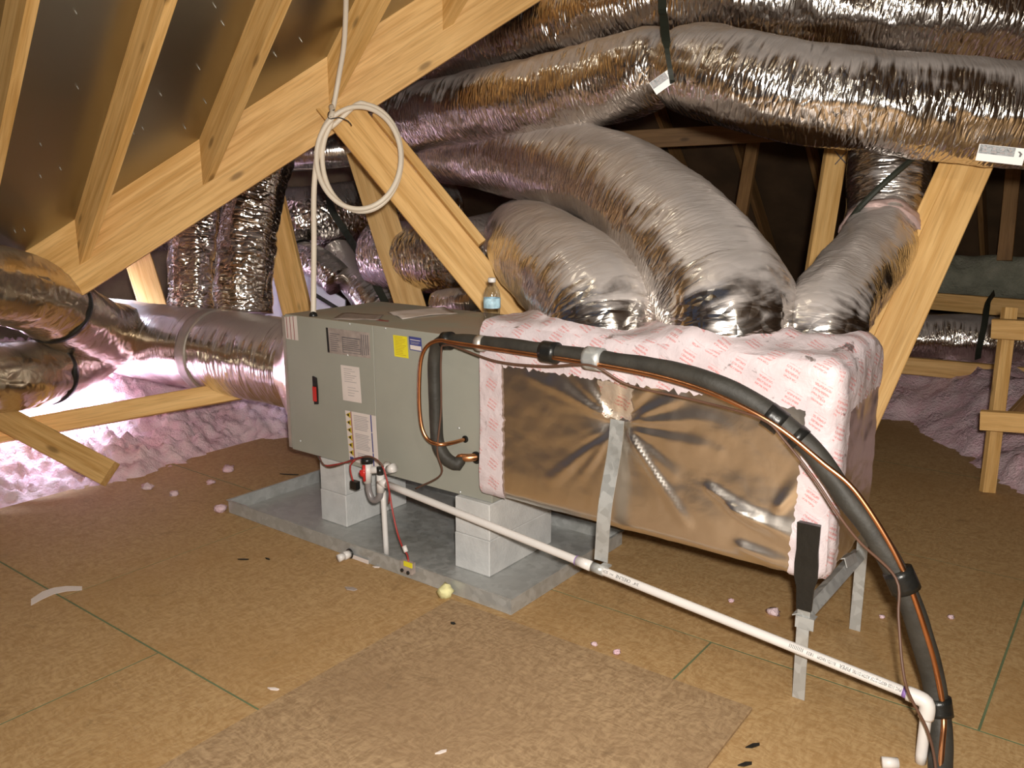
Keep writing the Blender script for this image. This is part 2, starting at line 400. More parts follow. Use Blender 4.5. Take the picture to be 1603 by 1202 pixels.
# local frame so that the grain runs along the beam
xx = BD; yy = -away; zz = xx.cross(yy); R3 = Matrix((xx, yy, zz)).transposed()
vb.v = [R3.transposed() @ v for v in vb.v]
o = vb.build('valley_rafter', 'pine'); o.location = V_s; o.rotation_euler = R3.to_euler()
tag(o, 'long deep pine valley rafter climbing from lower left to the top', 'rafter', None, 'structure')
hx = Vector((AD.x, AD.y, 0)).normalized(); side = up.cross(hx).normalized()
JN = ['first jack rafter at the left edge of the frame, cut off by it', 'jack rafter reaching lowest, over the pair of left ducts', 'jack rafter with a knotted face ending mid valley rafter, left of the white coil',
      'jack rafter behind the white tube, ending where the diagonal brace starts', 'jack rafter at the top behind the upper silver duct']
for k, pxb in enumerate([-70, 125, 320, 520, 700]):
    # foot of the rafter on the valley line at horizontal photo position pxb
    t = (pxb + 12 - 500) / (F / 3.75) / 1.0 * 1.18 / 1.0
    t = (pxb - 500) * 3.75 / F / (BD.x * cA + BD.y * sA)
    foot = V0 + BD * t
    mb = MB(); bt, tp = [], []
    for s_ in (-.019, .019):
        q = foot + side * s_
        # slide along the rafter so that the end lies in the plane of the valley rafter's near face
        d = -(q - V0).dot(away) / AD.dot(away); q = q + AD * d
        tp.append((q, q + AD * 4.5)); bt.append((q - up * .2, q + AD * 4.5 - up * .2))
    R_ = Matrix((AD, side, AD.cross(side))).transposed()
    vs = [bt[0][0], bt[1][0], bt[1][1], bt[0][1], tp[0][0], tp[1][0], tp[1][1], tp[0][1]]
    mb.hexa([R_.transposed() @ (v - foot) for v in vs[:4]], [R_.transposed() @ (v - foot) for v in vs[4:]])
    o = mb.build('jack_rafter', 'pine'); o.location = foot; o.rotation_euler = R_.to_euler()
    tag(o, JN[k], 'rafter', 'jack rafters of the near roof slope', 'structure')
for px, py in ((120, 135), (62, 224), (62, 274), (37, 358), (22, 360), (190, 234), (222, 199), (207, 206), (288, 198), (256, 45), (335, 8), (250, 146), (310, 105), (320, 158), (117, 17), (348, 36), (470, 62), (430, 85), (5, 180), (93, 262)):
    v_ = at(px, py, 1) - Vector((0, 0, CH)); v_ = v_ * ((V0 - Vector((0, 0, CH))).dot(NA) / v_.dot(NA)) + Vector((0, 0, CH))
    MB().lathe([(.0022, -.002), (.0022, .012), (.0004, .018)], v_, -NA, 6).build('nail_tip', 'galv', ceil)
# rafters of slope B and the far slope, shade put into their wood colour
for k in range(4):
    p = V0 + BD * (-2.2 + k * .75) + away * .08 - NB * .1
    o = board('rafter', p, p + BB * 3.6, .14, .038, 'pine_dimmed', None, face=BD)
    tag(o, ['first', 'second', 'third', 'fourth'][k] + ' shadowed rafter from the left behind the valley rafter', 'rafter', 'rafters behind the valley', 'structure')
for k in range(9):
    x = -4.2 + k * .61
    o = board('rafter', (x, 8.85, .12), (x, 4.4, 4.57), .14, .04, 'pine_dimmed', None, face=(1, 0, 0))
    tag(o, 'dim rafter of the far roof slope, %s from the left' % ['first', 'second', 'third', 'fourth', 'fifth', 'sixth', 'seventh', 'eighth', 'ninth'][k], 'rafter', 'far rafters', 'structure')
o = board('purlin', at(930, 222, 6.3), at(1280, 203, 5.8), .13, .04, 'pine_dimmed'); tag(o, 'dim horizontal purlin crossing the far dark rafters', 'beam', None, 'structure')
o = board('purlin_post', at(1182, 206, 6.1), at(1150, 390, 6.1), .09, .04, 'pine_dimmed'); tag(o, 'dim upright post under the far purlin', 'post', None, 'structure')
o = board('far_sill', at(1150, 470, 6.2), at(1300, 482, 5.9), .14, .05, 'pine_dimmed'); tag(o, 'short stretch of timber between the arched duct and the right duct', 'beam', None, 'structure')
o = board('far_post', at(1590, 225, 6.3), at(1572, 408, 6.3), .1, .04, 'pine_dimmed'); tag(o, 'dim upright post at the far right edge', 'post', None, 'structure')
# ------------------------------------------------------------------ braces and studs near the unit
b1 = board('diagonal_brace', at(530, 168, 3.70), at(818, 520, 3.66), .165, .038, 'pine', None, face=W(.1, -1, .15), cuts=(.05, -.03))
tag(b1, 'bright knotty pine brace running from the valley rafter down behind the bottle', 'brace')
o = board('flange', at(588, 178, 3.64), at(754, 381, 3.63), .038, .04, 'pine', b1, face=W(.3, -1, .1))
o = board('wood_stud', at(1523, 245, 3.05), at(1290, 770, 3.1), .148, .04, 'pine', None, face=W(-.35, -1, .1)); tag(o, 'broad leaning pine stud right of the wrapped plenum', 'stud')
board('stud_flange', at(1480, 258, 3.07), at(1300, 650, 3.09), .045, .04, 'pine', o, face=W(-.6, -1, 0))
o = board('wood_stud', at(1314, 200, 3.9), at(1262, 520, 4.1), .1, .04, 'pine', None, face=W(.1, -1, .1)); tag(o, 'narrow stud with a pencilled X behind the right collar duct', 'stud')
for a, b in (((1306, 236), (1324, 256)), ((1325, 237), (1307, 257))):
    board('pencil_mark', at(*a, 3.868), at(*b, 3.868), .004, .002, 'ink', o, face=W(.1, -1, .1))
o = board('wood_stud', at(420, 300, 4.75), at(482, 560, 4.8), .17, .04, 'pine', None, face=W(-.2, -1, 0)); tag(o, 'short leaning stud left of the white tube, behind the cabinet', 'stud')
o = board('wood_stud', at(565, 235, 4.6), at(668, 560, 4.7), .165, .04, 'pine', None, face=W(.1, -1, 0)); tag(o, 'leaning stud seen below the tube coil, behind the cabinet', 'stud')
o = board('wood_stud', at(205, 370, 5.3), at(265, 560, 5.3), .16, .04, 'pine', None, face=W(.3, -1, 0)); tag(o, 'dim leaning stud left of the pair of upright ducts', 'stud')
o = board('timber_rail', at(-60, 688, 3.95), at(410, 604, 4.3), .095, .04, 'pine', None, face=W(0, -1, .35)); tag(o, 'long timber lying across the pink insulation under the round duct', 'timber')
o = board('timber_rail', at(-40, 630, 3.93), at(172, 742, 3.80), .115, .05, 'pine', None, face=W(.2, -1, .5)); tag(o, 'short timber slanting down into the pink insulation at far left', 'timber')
# ================================================================== THE MACHINE
pan = thing('drain_pan', 'galvanised metal drain pan on the floor under the air handler', 'drain pan', (-2.35, 2.44, .001))
x0, x1, y0, y1, h = -3.13, -1.566, 2.073, 2.813, .058
MB().box((x0, y0, .001), (x1, y1, .004)).build('pan_floor', 'galv', pan)
for a, b in [((x0, y0, .004), (x1, y0 + .003, h)), ((x0, y1 - .003, .004), (x1, y1, h)), ((x0, y0 + .003, .004), (x0 + .003, y1 - .003, h)), ((x1 - .003, y0 + .003, .004), (x1, y1 - .003, h))]:
    MB().box(a, b).build('rim_wall', 'galv', pan)
for a, b in [((x0 - .006, y0 - .006, h), (x1 + .006, y0 + .004, h + .003)), ((x0 - .006, y1 - .004, h), (x1 + .006, y1 + .006, h + .003)), ((x0 - .006, y0 + .004, h), (x0 + .004, y1 - .004, h + .003)), ((x1 - .004, y0 + .004, h), (x1 + .006, y1 - .004, h + .003))]:
    MB().box(a, b).build('hemmed_edge', 'galv', pan)
for (bx, by, bw, bd, nm) in ((-2.735, 2.262, .16, .36, 'left end of the cabinet'), (-1.963, 2.248, .166, .40, 'right end of the cabinet')):
    for L in (0, 1):
        e = .003; z0 = .0045 + L * .1395; j = .002 * L
        mb = MB().box((bx + j, by + j, z0), (bx + bw, by + bd, z0 + .139))
        o = mb.build('support_block', 'block'); bv = o.modifiers.new('b', 'BEVEL'); bv.width = .003; bv.segments = 1
        tag(o, '%s pale grey block of the stack under the %s' % (('lower', 'upper')[L], nm), 'block', 'support blocks in the pan')
UX0, UX1, UY0, UY1, UZ0, UZ1 = -2.915, -1.80, 2.27, 2.82, .285, .88; SX = -2.384
ah = thing('air_handler', 'grey green sheet metal air handler cabinet lying on two block stacks', 'air handler', (-2.35, 2.55, UZ0))
MB().box((UX0 + .002, UY0 + .012, UZ0 + .001), (UX1 - .001, UY1, UZ1 - .003)).build('cabinet_body', 'cabinet', ah)
MB().box((UX0, UY0 + .001, UZ1 - .003), (UX1, UY1 + .002, UZ1)).build('cabinet_top', 'cabinet_top', ah)
def panel(a, b):
    o = MB().box((a, UY0, UZ0), (b, UY0 + .013, UZ1 - .0005)).build('front_panel', 'cabinet', ah)
    bv = o.modifiers.new('b', 'BEVEL'); bv.width = .002; bv.segments = 2; return o
pl = panel(UX0, SX - .0015); pr = panel(SX + .0015, UX1)
for px, py, p in ((547, 507, pl), (603, 514, pr), (757, 672, pr), (718, 670, pr), (720, 770, pr), (544, 556, pl), (470, 690, pl)):
    q = atY(px, py, UY0); MB().lathe([(.005, 0), (.005, .002), (.003, .004)], (q.x, UY0, q.z), (0, -1, 0), 8).build('screw', 'galv', p)
def sticker(parent, pts, m, name='sticker', lift=.0008, th=.0004):
    P = [atY(px, py, UY0) for px, py in pts]
    P = [Vector((p.x, UY0 - lift, p.z)) for p in P]
    return MB().poly(P, (0, -1, 0), th).build(name, m, parent)
def quad_in(c, u0, u1, v0, v1):      # sub-quad of a pixel quad (tl,tr,br,bl)
    def f(u, v):
        t = [c[0][i] + (c[1][i] - c[0][i]) * u for i in (0, 1)]; b = [c[3][i] + (c[2][i] - c[3][i]) * u for i in (0, 1)]
        return (t[0] + (b[0] - t[0]) * v, t[1] + (b[1] - t[1]) * v)
    return [f(u0, v0), f(u0, v1), f(u1, v1), f(u1, v0)]
def lines(parent, c, u0, u1, v0, v1, n, m, duty=.45, vert=False, jit=.25, lift=.0013):
    for i in range(n):
        a, e = i / n, (i + duty) / n
        if vert:
            A = u0 + (u1 - u0) * a; B = u0 + (u1 - u0) * e; q = quad_in(c, A, B, v0, v1 - (v1 - v0) * random.random() * jit)
        else:
            A = v0 + (v1 - v0) * a; B = v0 + (v1 - v0) * e; q = quad_in(c, u0, u1 - (u1 - u0) * random.random() * jit, A, B)
        sticker(parent, q, m, 'print_line', lift, .0002)
# wiring diagram label
c = [(510, 512.5), (578, 521), (580, 561), (513, 552)]
q = sticker(pl, quad_in(c, 0, 1, 0, 1), 'label_tan', 'wiring_label'); lines(q, c, .36, .78, .30, .85, 7, 'ink', .4); lines(q, c, .08, .34, .2, .95, 9, 'ink', .35, False, .6); lines(q, c, .8, .99, .1, .95, 4, 'ink', .45, True, .1)
sticker(q, quad_in(c, 0, .045, 0, .98), 'black', 'black_bar', .0014)
for u0, u1, v0, v1 in ((.36, .78, .28, .30), (.36, .78, .88, .90), (.355, .37, .28, .9), (.77, .785, .28, .9)): sticker(q, quad_in(c, u0, u1, v0, v1), 'ink', 'print_line', .0014, .0002)
c = [(533, 571), (562, 575), (566, 631), (537, 626)]
q = sticker(pl, quad_in(c, 0, 1, 0, 1), 'paper', 'white_label'); lines(q, c, .15, .85, .08, .5, 7, 'ink_pale', .3, False, .5); lines(q, c, .3, .9, .6, .9, 4, 'ink_pale', .25, False, .6)
c = [(540, 642), (588, 651), (593, 733), (547, 720)]
q = sticker(pl, quad_in(c, 0, 1, 0, 1), 'paper', 'warning_label')
lines(q, c, .27, .78, .06, .36, 9, 'ink_pale', .5, False, .2); lines(q, c, .27, .78, .42, .74, 10, 'ink_pale', .5, False, .2); lines(q, c, .3, .78, .8, .98, 5, 'ink_pale', .5, False, .2)
for v0, v1 in ((.0, .33), (.345, .72), (.735, 1)): sticker(q, quad_in(c, .82, .855, v0, v1), 'navy', 'navy_bar', .0014)
sticker(q, quad_in(c, .175, .2, 0, 1), 'maroon', 'red_bar', .0014)
for i in range(6):
    v = .02 + i * .15
    A = quad_in(c, .01, .165, v, v + .125); sticker(q, [((A[0][0] + A[1][0]) / 2, (A[0][1] + A[1][1]) / 2), A[2], A[3]], 'amber', 'warning_triangle', .0014)
    B = quad_in(c, .07, .12, v + .04, v + .085); sticker(q, B, 'black', 'exclamation_mark', .0018, .0002)
A = quad_in(c, .03, .15, .92, .99); sticker(q, A, 'navy', 'blue_dot', .0014)
c = [(615, 524), (637, 527), (639.5, 561), (617.5, 557.5)]
q = sticker(pr, quad_in(c, 0, 1, 0, 1), 'yellow', 'yellow_label'); lines(q, c, .1, .92, .06, .95, 12, 'amber', .35, False, .4)
c = [(639.5, 526), (659, 529), (661, 551), (641.5, 547.5)]
q = sticker(pr, quad_in(c, 0, 1, 0, 1), 'navy', 'navy_label'); sticker(q, quad_in(c, .06, .94, .62, .93), 'paper', 'white_panel', .0014); sticker(q, quad_in(c, .1, .9, .2, .25), 'paper', 'print_line', .0014)
lines(q, c, .12, .9, .36, .56, 3, 'ink_pale', .3)
c = [(445, 496), (464, 494.5), (467, 533), (448, 530)]
q = sticker(pl, quad_in(c, 0, 1, 0, 1), 'paper', 'corner_tape'); lines(q, c, .12, .95, .0, 1, 3, 'maroon', .2, True, .05)
hc = atY(494, 609, UY0)
hd = MB().poly([Vector((hc.x + a, UY0 - .0005, hc.z + b)) for a, b in ((-.012, .055), (.012, .05), (.016, 0), (.014, -.062), (-.008, -.066), (-.012, 0))], (0, -1, 0), .006).build('panel_handle', 'black', pl)
MB().box((hc.x - .008, UY0 - .012, hc.z - .05), (hc.x + .010, UY0 - .0062, hc.z + .012)).build('red_latch', 'red', hd)
for px, py, r_ in ((728.5, 687, .013), (746, 716, .023)):
    q = atY(px, py, UY0); gm = MB().lathe([(r_, 0), (r_, .005), (r_ * .6, .007), (r_ * .6, .0), ], (q.x, UY0 - .0005, q.z), (0, -1, 0), 20).build('grommet', 'black', pr)
# ------------------------------------------------------------------ wrapped plenum
BX = (-1.797, -.60); BY = (2.205, 2.63); BZ = (.335, .955); RR = .045
COL = ((-1.02, 2.45, .17), (-1.50, 2.46, .16), (-.755, 2.49, .10))
pc = Vector((-1.255, BY[0], .69))
def _xz(px, py): q = atY(px, py, BY[0]); return (q.x, q.z)
CREASE = [(_xz(973, 664), _xz(*e), a, w_) for e, a, w_ in (((868, 596), .016, .020), ((828, 588), .010, .016), ((868, 748), .012, .022), ((912, 742), .010, .018), ((1075, 818), .016, .020), ((1052, 742), .010, .018), ((1120, 705), .009, .022), ((1110, 655), .008, .018), ((1062, 622), .012, .018), ((985, 612), .010, .014), ((890, 690), .008, .020), ((935, 600), .010, .016))]
CREASE += [(_xz(1105, 760), _xz(1180, 812), .018, .024), (_xz(1140, 790), _xz(1262, 850), .022, .034), (_xz(1150, 850), _xz(1256, 895), .014, .03), (_xz(1215, 800), _xz(1258, 742), .012, .026)]
def surf(p, off=0.0, amp=1.0):
    """sharp box point -> rounded, wrinkled wrap"""
    p = Vector(p); q = Vector((min(max(p.x, BX[0] + .004), BX[1] - RR), min(max(p.y, BY[0] + RR), BY[1] - RR), min(max(p.z, BZ[0] + RR), BZ[1] - RR)))
    d = p - q; L = d.length
    n = d / L if L > 1e-6 else Vector((0, 0, 1))
    o = q + n * min(L, RR) if L > RR else p
    if p.x < BX[0] + .01: n = Vector((0, n.y, n.z)).normalized() if abs(n.y) + abs(n.z) > .1 else n
    w_ = noise.noise(p * 7) * .007 + noise.noise(p * 19 + Vector((3, 1, 2))) * .004 + noise.noise(p * 45) * .0018
    if n.y < -.7: w_ *= .30
    if abs(n.y + 1) < .3:                # pinch where the strap is tied
        r = (p - pc); rr = math.hypot(r.x, r.z); an = math.atan2(r.z, r.x)
        wv = noise.noise(Vector((math.cos(an) * 5.5, math.sin(an) * 5.5, 5 + rr * 1.1)))
        w_ += (.014 * wv * math.exp(-(rr / .17) ** 2) * min(1, rr / .05) - .022 * math.exp(-(rr / .06) ** 2)) + .008 * math.exp(-((p.z - .42) / .1) ** 2) + .006 * noise.noise(Vector((p.x * 5 + p.z * 6, p.z * 9, 2))) * math.exp(-((p.x + .8) / .22) ** 2)
        for (ax, az), (bx, bz), am, wd in CREASE:
            dx, dz = bx - ax, bz - az; L2 = dx * dx + dz * dz; t_ = max(0, min(1, ((p.x - ax) * dx + (p.z - az) * dz) / L2))
            dist = math.hypot(p.x - ax - dx * t_, p.z - az - dz * t_)
            w_ += am * (1 - t_ * .7) * min(1, t_ * 8 + .2) * max(0, 1 - dist / (wd * (.5 + t_))) 
    if n.z > .3:
        hh = 0
        for cx_, cy_, cr in COL:
            d_ = math.hypot(p.x - cx_, p.y - cy_); hh = max(hh, 1.0 if d_ < cr else math.exp(-((d_ - cr) / .07) ** 2))
        w_ += .04 * hh * min(1, (n.z - .3) / .5) * (1 + .5 * noise.noise(p * 12))
    return o + n * (w_ * amp + off)
def patch(P00, P10, P11, P01, n, m, off, rag=(0, 0, 0, 0), mb=None, uv0=(0, 0), seed=0):
    """grid patch on the sharp box, ragged sides (u0,u1,v0,v1), laid on the wrap"""
    mb = mb or MB(); vs, uvs, fs = [], [], []
    A, B, Cc, D = map(Vector, (P00, P10, P11, P01)); lu = (B - A).length; lv = (D - A).length
    for i in range(m + 1):
        for j in range(n + 1):
            u, v = j / n, i / m
            if j == 0: u += rag[0] * (noise.noise(Vector((v * lv * 60, seed, 1))) * 1.2)
            if j == n: u += rag[1] * (noise.noise(Vector((v * lv * 60, seed, 2))) * 1.2)
            if i == 0: v += rag[2] * (noise.noise(Vector((u * lu * 60, seed, 3))) * 1.2)
            if i == m: v += rag[3] * (noise.noise(Vector((u * lu * 60, seed, 4))) * 1.2)
            p = A * (1 - u) * (1 - v) + B * u * (1 - v) + Cc * u * v + D * (1 - u) * v
            vs.append(surf(p, off)); uvs.append((uv0[0] + u * lu, uv0[1] + v * lv))
    for i in range(m):
        for j in range(n): fs.append((i * (n + 1) + j, i * (n + 1) + j + 1, (i + 1) * (n + 1) + j + 1, (i + 1) * (n + 1) + j))
    return mb.add(vs, fs, uvs)
ple = thing('supply_plenum', 'foil wrapped supply plenum with white printed tape beside the air handler', 'plenum', (-1.2, 2.42, BZ[0]))
X0, X1 = BX; Y0, Y1 = BY; Z0, Z1 = BZ
mb = MB()
patch((X0, Y0, Z0), (X1, Y0, Z0), (X1, Y0, Z1), (X0, Y0, Z1), 120, 62, 0, mb=mb)
patch((X1, Y0, Z0), (X1, Y1, Z0), (X1, Y1, Z1), (X1, Y0, Z1), 42, 62, 0, mb=mb, uv0=(2, 0))
patch((X0, Y0, Z1), (X1, Y0, Z1), (X1, Y1, Z1), (X0, Y1, Z1), 120, 42, 0, mb=mb, uv0=(4, 0))
patch((X1, Y1, Z0), (X0, Y1, Z0), (X0, Y1, Z1), (X1, Y1, Z1), 60, 31, 0, mb=mb, uv0=(6, 0))
patch((X0, Y1, Z0), (X1, Y1, Z0), (X1, Y0, Z0), (X0, Y0, Z0), 60, 21, 0, mb=mb, uv0=(8, 0))
mb.build('foil_wrap', 'foil_wrap', ple, True)
zt = .815
patch((X0, Y0, Z1), (X1, Y0, Z1), (X1, Y1, Z1), (X0, Y1, Z1), 100, 40, .003).build('tape_sheet', 'tape', ple, True)
tb = MB(); patch((X0, Y0, zt), (X1, Y0, zt), (X1, Y0, Z1), (X0, Y0, Z1), 150, 14, .003, (0, 0, .10, 0), tb, (0, 1), 1); tb.build('tape_band', 'tape', ple, True)
tb = MB(); patch((X0 - .0, Y0, Z0), (X0 + .105, Y0, Z0), (X0 + .095, Y0, zt + .03), (X0, Y0, zt + .03), 10, 70, .0045, (0, .09, 0, 0), tb, (0, 2), 2); tb.build('tape_band', 'tape', ple, True)
tb = MB(); patch((X1 - .10, Y0, Z0), (X1, Y0, Z0), (X1, Y0, zt + .04), (X1 - .085, Y0, zt + .04), 10, 70, .0045, (.09, 0, 0, 0), tb, (0, 3), 3); tb.build('tape_band', 'tape', ple, True)
tb = MB(); patch((X1, Y0, Z0), (X1, Y0 + .075, Z0), (X1, Y0 + .10, zt + .05), (X1, Y0, zt + .05), 8, 70, .0045, (0, .12, 0, 0), tb, (0, 4), 4); tb.build('tape_band', 'tape', ple, True)
tb = MB(); patch((X1, Y0, .80), (X1, Y1, .83), (X1, Y1, Z1), (X1, Y0, Z1), 50, 12, .003, (0, 0, .15, 0), tb, (0, 5), 5); tb.build('tape_band', 'tape', ple, True)
# a loose printed square of tape above the tie
tb = MB(); patch((-1.30, Y0, .70), (-1.21, Y0, .70), (-1.20, Y0, .815), (-1.33, Y0, .815), 8, 10, .0035, (.1, .1, .1, .1), tb, (0, 6), 6); tb.build('tape_square', 'tape_foil', ple, True)
# hanger strap from the tie down to the drain pipe
hs = thing('hanger_strap', 'galvanised metal strap tying the drain pipe to the plenum front', 'strap', (-1.25, 2.17, .24))
A, B = Vector((-1.252, 2.19, .70)), atY(937, 880, 2.13)
pts = spline([Vector((-1.252, 2.196, .70)), Vector((-1.252, 2.182, .60)), A.lerp(B, .6) + Vector((.004, -.012, 0)), B + Vector((0, .014, .03)), B + Vector((0, .012, .0))], .02)
mb = MB(); vs = []; fs = []
for p in pts: vs += [p + Vector((-.024, 0, 0)), p + Vector((.024, 0, 0)), p + Vector((.024, .002, 0)), p + Vector((-.024, .002, 0))]
for i in range(len(pts) - 1):
    for j in range(4): fs.append((i * 4 + j, i * 4 + (j + 1) % 4, i * 4 + 4 + (j + 1) % 4, i * 4 + 4 + j))
fs += [(3, 2, 1, 0), tuple(len(vs) - 4 + j for j in range(4))]
mb.add(vs, fs).build('strap_band', 'galv', hs)
# ------------------------------------------------------------------ drain line
pv = thing('condensate_drain', 'white plastic drain pipe with grey trap in front of the air handler', 'drain pipe', (-2.2, 2.16, 0))
PA, PB = atY(603, 757, 2.165), atY(1428, 1088, 2.085)
cable('long_pipe', [PA, PB], .0134, 'pvc', pv, 18, .1)
pd = (PB - PA).normalized()
def onpipe(px, py, lo=0, hi=1):
    best = min((k / 400 for k in range(401)), key=lambda k: (px - proj(PA.lerp(PB, k))[0]) ** 2)
    return PA.lerp(PB, best)
def proj(p):
    r = p.x * cA + p.y * sA; f = -p.x * sA + p.y * cA; dn = CH - p.z; D = f * cT + dn * sT
    return CX + F * r / D, CY + F * (dn * cT - f * sT) / D
q = onpipe(915, 870); MB().tube([q - pd * .028, q + pd * .024], .0165, 20).build('coupling', 'pvc', pv, True)
MB().tube([q - pd * .031, q - pd * .028], .0167, 20).build('primer_ring', 'purple', pv)
q = onpipe(936, 880); MB().tube([q - pd * .022, q + pd * .022], .0158, 20).build('strap_loop', 'galv', hs, True)
MB().box((q.x + .008, q.y - .004, q.z + .012), (q.x + .036, q.y + .02, q.z + .018)).build('strap_tab', 'galv', hs)
EL = PB + pd * .035
cable('elbow', [PB - pd * .012, PB + pd * .012, EL + Vector((-.004, 0, -.004)), EL + Vector((.001, 0, -.02)), EL + Vector((0, 0, -.045))], .0185, 'pvc', pv, 20, .006)
cable('drop_pipe', [EL + Vector((0, 0, -.03)), Vector((EL.x, EL.y, .0))], .0134, 'pvc', pv, 18, .05)
MB().tube([PB - pd * .022, PB - pd * .012], .0145, 20).build('primer_ring', 'purple', pv, True)
def pipe_print(body, size, start_px, end_px, lift=.0142):
    vs, fs = text_mb(body, size); p0 = onpipe(start_px, 0); xs = (onpipe(end_px, 0) - p0).length / max(v.x for v in vs)
    toc = Vector((0, 0, CH)) - p0; toc = (toc - pd * toc.dot(pd)).normalized(); dn = pd.cross(toc); dn = dn if dn.z < 0 else -dn
    out = []
    for v in vs:                        # printed upside down: runs right to left, letter tops down
        a = (v.y - size * .35) / lift
        out.append(p0 - pd * v.x * xs + (toc * math.cos(a) + dn * math.sin(a)) * lift)
    MB().add(out, fs).build('pipe_print', 'black', pv)
pipe_print('3/4"', .013, 1003, 993); pipe_print('CRESLINE', .015, 990, 966); pipe_print('PVC', .008, 962, 957); pipe_print('SCH 40', .013, 955, 940)
pipe_print('PVC 1120 480PSI@73F ASTM D1785', .012, 1411, 1337); pipe_print('PIPER', .014, 1332, 1315); pipe_print('R11751 NHDM', .012, 1311, 1281); pipe_print('1833', .012, 1276, 1265); pipe_print('|||||||||', .011, 1258, 1238)
Yt = 2.165
def T(px, py, dy=0): return atY(px, py, Yt + dy)
MB().tube([T(575, 724), T(575, 755)], .016, 20).build('tee_body', 'pvc', pv, True)
MB().tube([T(574, 716), T(574, 724)], .0235, 22).build('switch_cap', 'black', pv, True)
q = T(568.5, 740, -.022); MB().lathe([(.001, .0), (.010, .001), (.014, .004), (.014, .010), (.006, .012)], q, W(-.5, -1, .1), 20).build('red_float_knob', 'red', pv, True)
MB().tube([T(569, 728, -.024), T(570, 753, -.024)], .006, 10).build('red_float_tab', 'red', pv, True)
cable('grey_trap', [T(575.5, 752), T(577, 768), T(582, 781), T(588, 783), T(594, 777), T(595, 766)], .0125, 'hose', pv, 18, .008)
MB().tube([T(595, 743), T(595.5, 770)], .0150, 20).build('tee_body', 'pvc', pv, True)
MB().tube([T(594, 731), T(594.5, 743)], .0125, 20).build('vent_cap', 'black', pv, True)
MB().tube([T(594, 753), T(605, 758)], .0160, 20).build('tee_branch', 'pvc', pv, True)
MB().tube([T(579, 736), T(612, 733, .06)], .0140, 20).build('port_pipe', 'pvc', pv, True)
MB().tube([T(603, 737, .03), T(606, 727, .06)], .0165, 20).build('port_elbow', 'pvc', pv, True)
MB().tube([T(608, 735, .03), T(617, 732, .03)], .0175, 20).build('clean_out_plug', 'pvc', pv, True)
q = T(599, 768, .02); e = atZ(604.5, 869, .006); cable('overflow_riser', [q, e], .0108, 'pvc', pv, 16, .1)
# pan outlet stub
st = thing('pan_drain_stub', 'short white threaded drain stub sticking out of the pan front', 'pipe fitting', (-2.5, 2.04, .02))
a_, b_ = Vector((-2.43, 2.085, .033)), Vector((-2.495, 1.985, .026))
a_ = atY(548, 866, 2.069); b_ = atZ(529, 874, a_.z - .002)
d_ = (b_ - a_).normalized(); LL = (b_ - a_).length
MB().tube([a_ - d_ * .0, a_ + d_ * .006], .020, 20).build('gasket', 'black', st, True)
MB().tube([a_ + d_ * .006, a_ + d_ * LL * .55], .016, 20).build('stub_body', 'pvc', st, True)
MB().tube([a_ + d_ * LL * .55, a_ + d_ * LL], .0145, 20).build('stub_cap', 'pvc', st, True)
q = atY(562, 875, 2.066); o = MB().box((q.x - .05, 2.0655, q.z - .008), (q.x + .05, 2.0668, q.z + .008)).build('paper_strip', 'paper'); tag(o, 'narrow white paper strip stuck on the pan rim by the stub', 'paper')
# float switch and its wires
fs_ = thing('float_switch', 'small float switch with yellow tag clipped on the pan rim', 'switch', (-2.17, 2.07, .03))
q = atY(640, 890, 2.062)
MB().box((q.x - .028, 2.045, q.z - .012), (q.x + .028, 2.066, q.z + .03)).build('switch_body', 'label_tan', fs_)
MB().box((q.x - .006, 2.040, q.z + .018), (q.x + .034, 2.0445, q.z + .036)).build('yellow_tag', 'yellow', fs_)
for dx, dz in ((-.018, -.004), (.012, -.006)): MB().lathe([(.007, 0), (.007, .004), (.004, .006)], (q.x + dx, 2.045, q.z + dz), (0, -1, 0), 12).build('screw_knob', 'black', fs_)
cable('switch_lead', [atY(609, 770, 2.13), atY(615, 805, 2.12), atY(622, 835, 2.11), atY(630, 857, 2.09), atY(637, 868, 2.075), Vector((q.x + .002, 2.058, q.z + .029))], .0034, 'wire_red', fs_)
a = atY(634, 859, 2.085); MB().tube([a + Vector((-.006, 0, .010)), a + Vector((.006, -.002, -.010))], .0085, 14).build('wire_joint', 'pvc', fs_, True)
cw = thing('control_wires', 'red and black low voltage wires looped over the drain trap', 'wire', (-2.4, 2.15, .3))
cable('red_wire', [Vector((-2.73, 2.262, .287)), T(507, 728), T(525, 727), T(547, 722), T(565, 716, -.02), T(582, 715.5, -.02), T(597, 727, -.022), T(604, 747, -.024), T(609, 770, -.02), T(608, 788, 0)], .0032, 'wire_red', cw)
cable('black_wire', [Vector((-2.74, 2.262, .287)), T(502, 722), T(512, 731), T(530, 728), T(552, 719), T(570, 715, -.024), T(585, 717, -.024), T(600, 730, -.026)], .0030, 'wire_brown', cw)
cable('red_wire', [T(556, 719, -.01), T(548, 728, -.01), T(549, 742, -.01), T(553, 755, -.005)], .0034, 'wire_red', cw)
q = T(555, 759, -.005); o = MB().box((q.x - .017, q.y - .01, q.z - .016), (q.x + .017, q.y + .012, q.z + .016)).build('plug', 'black', cw); 
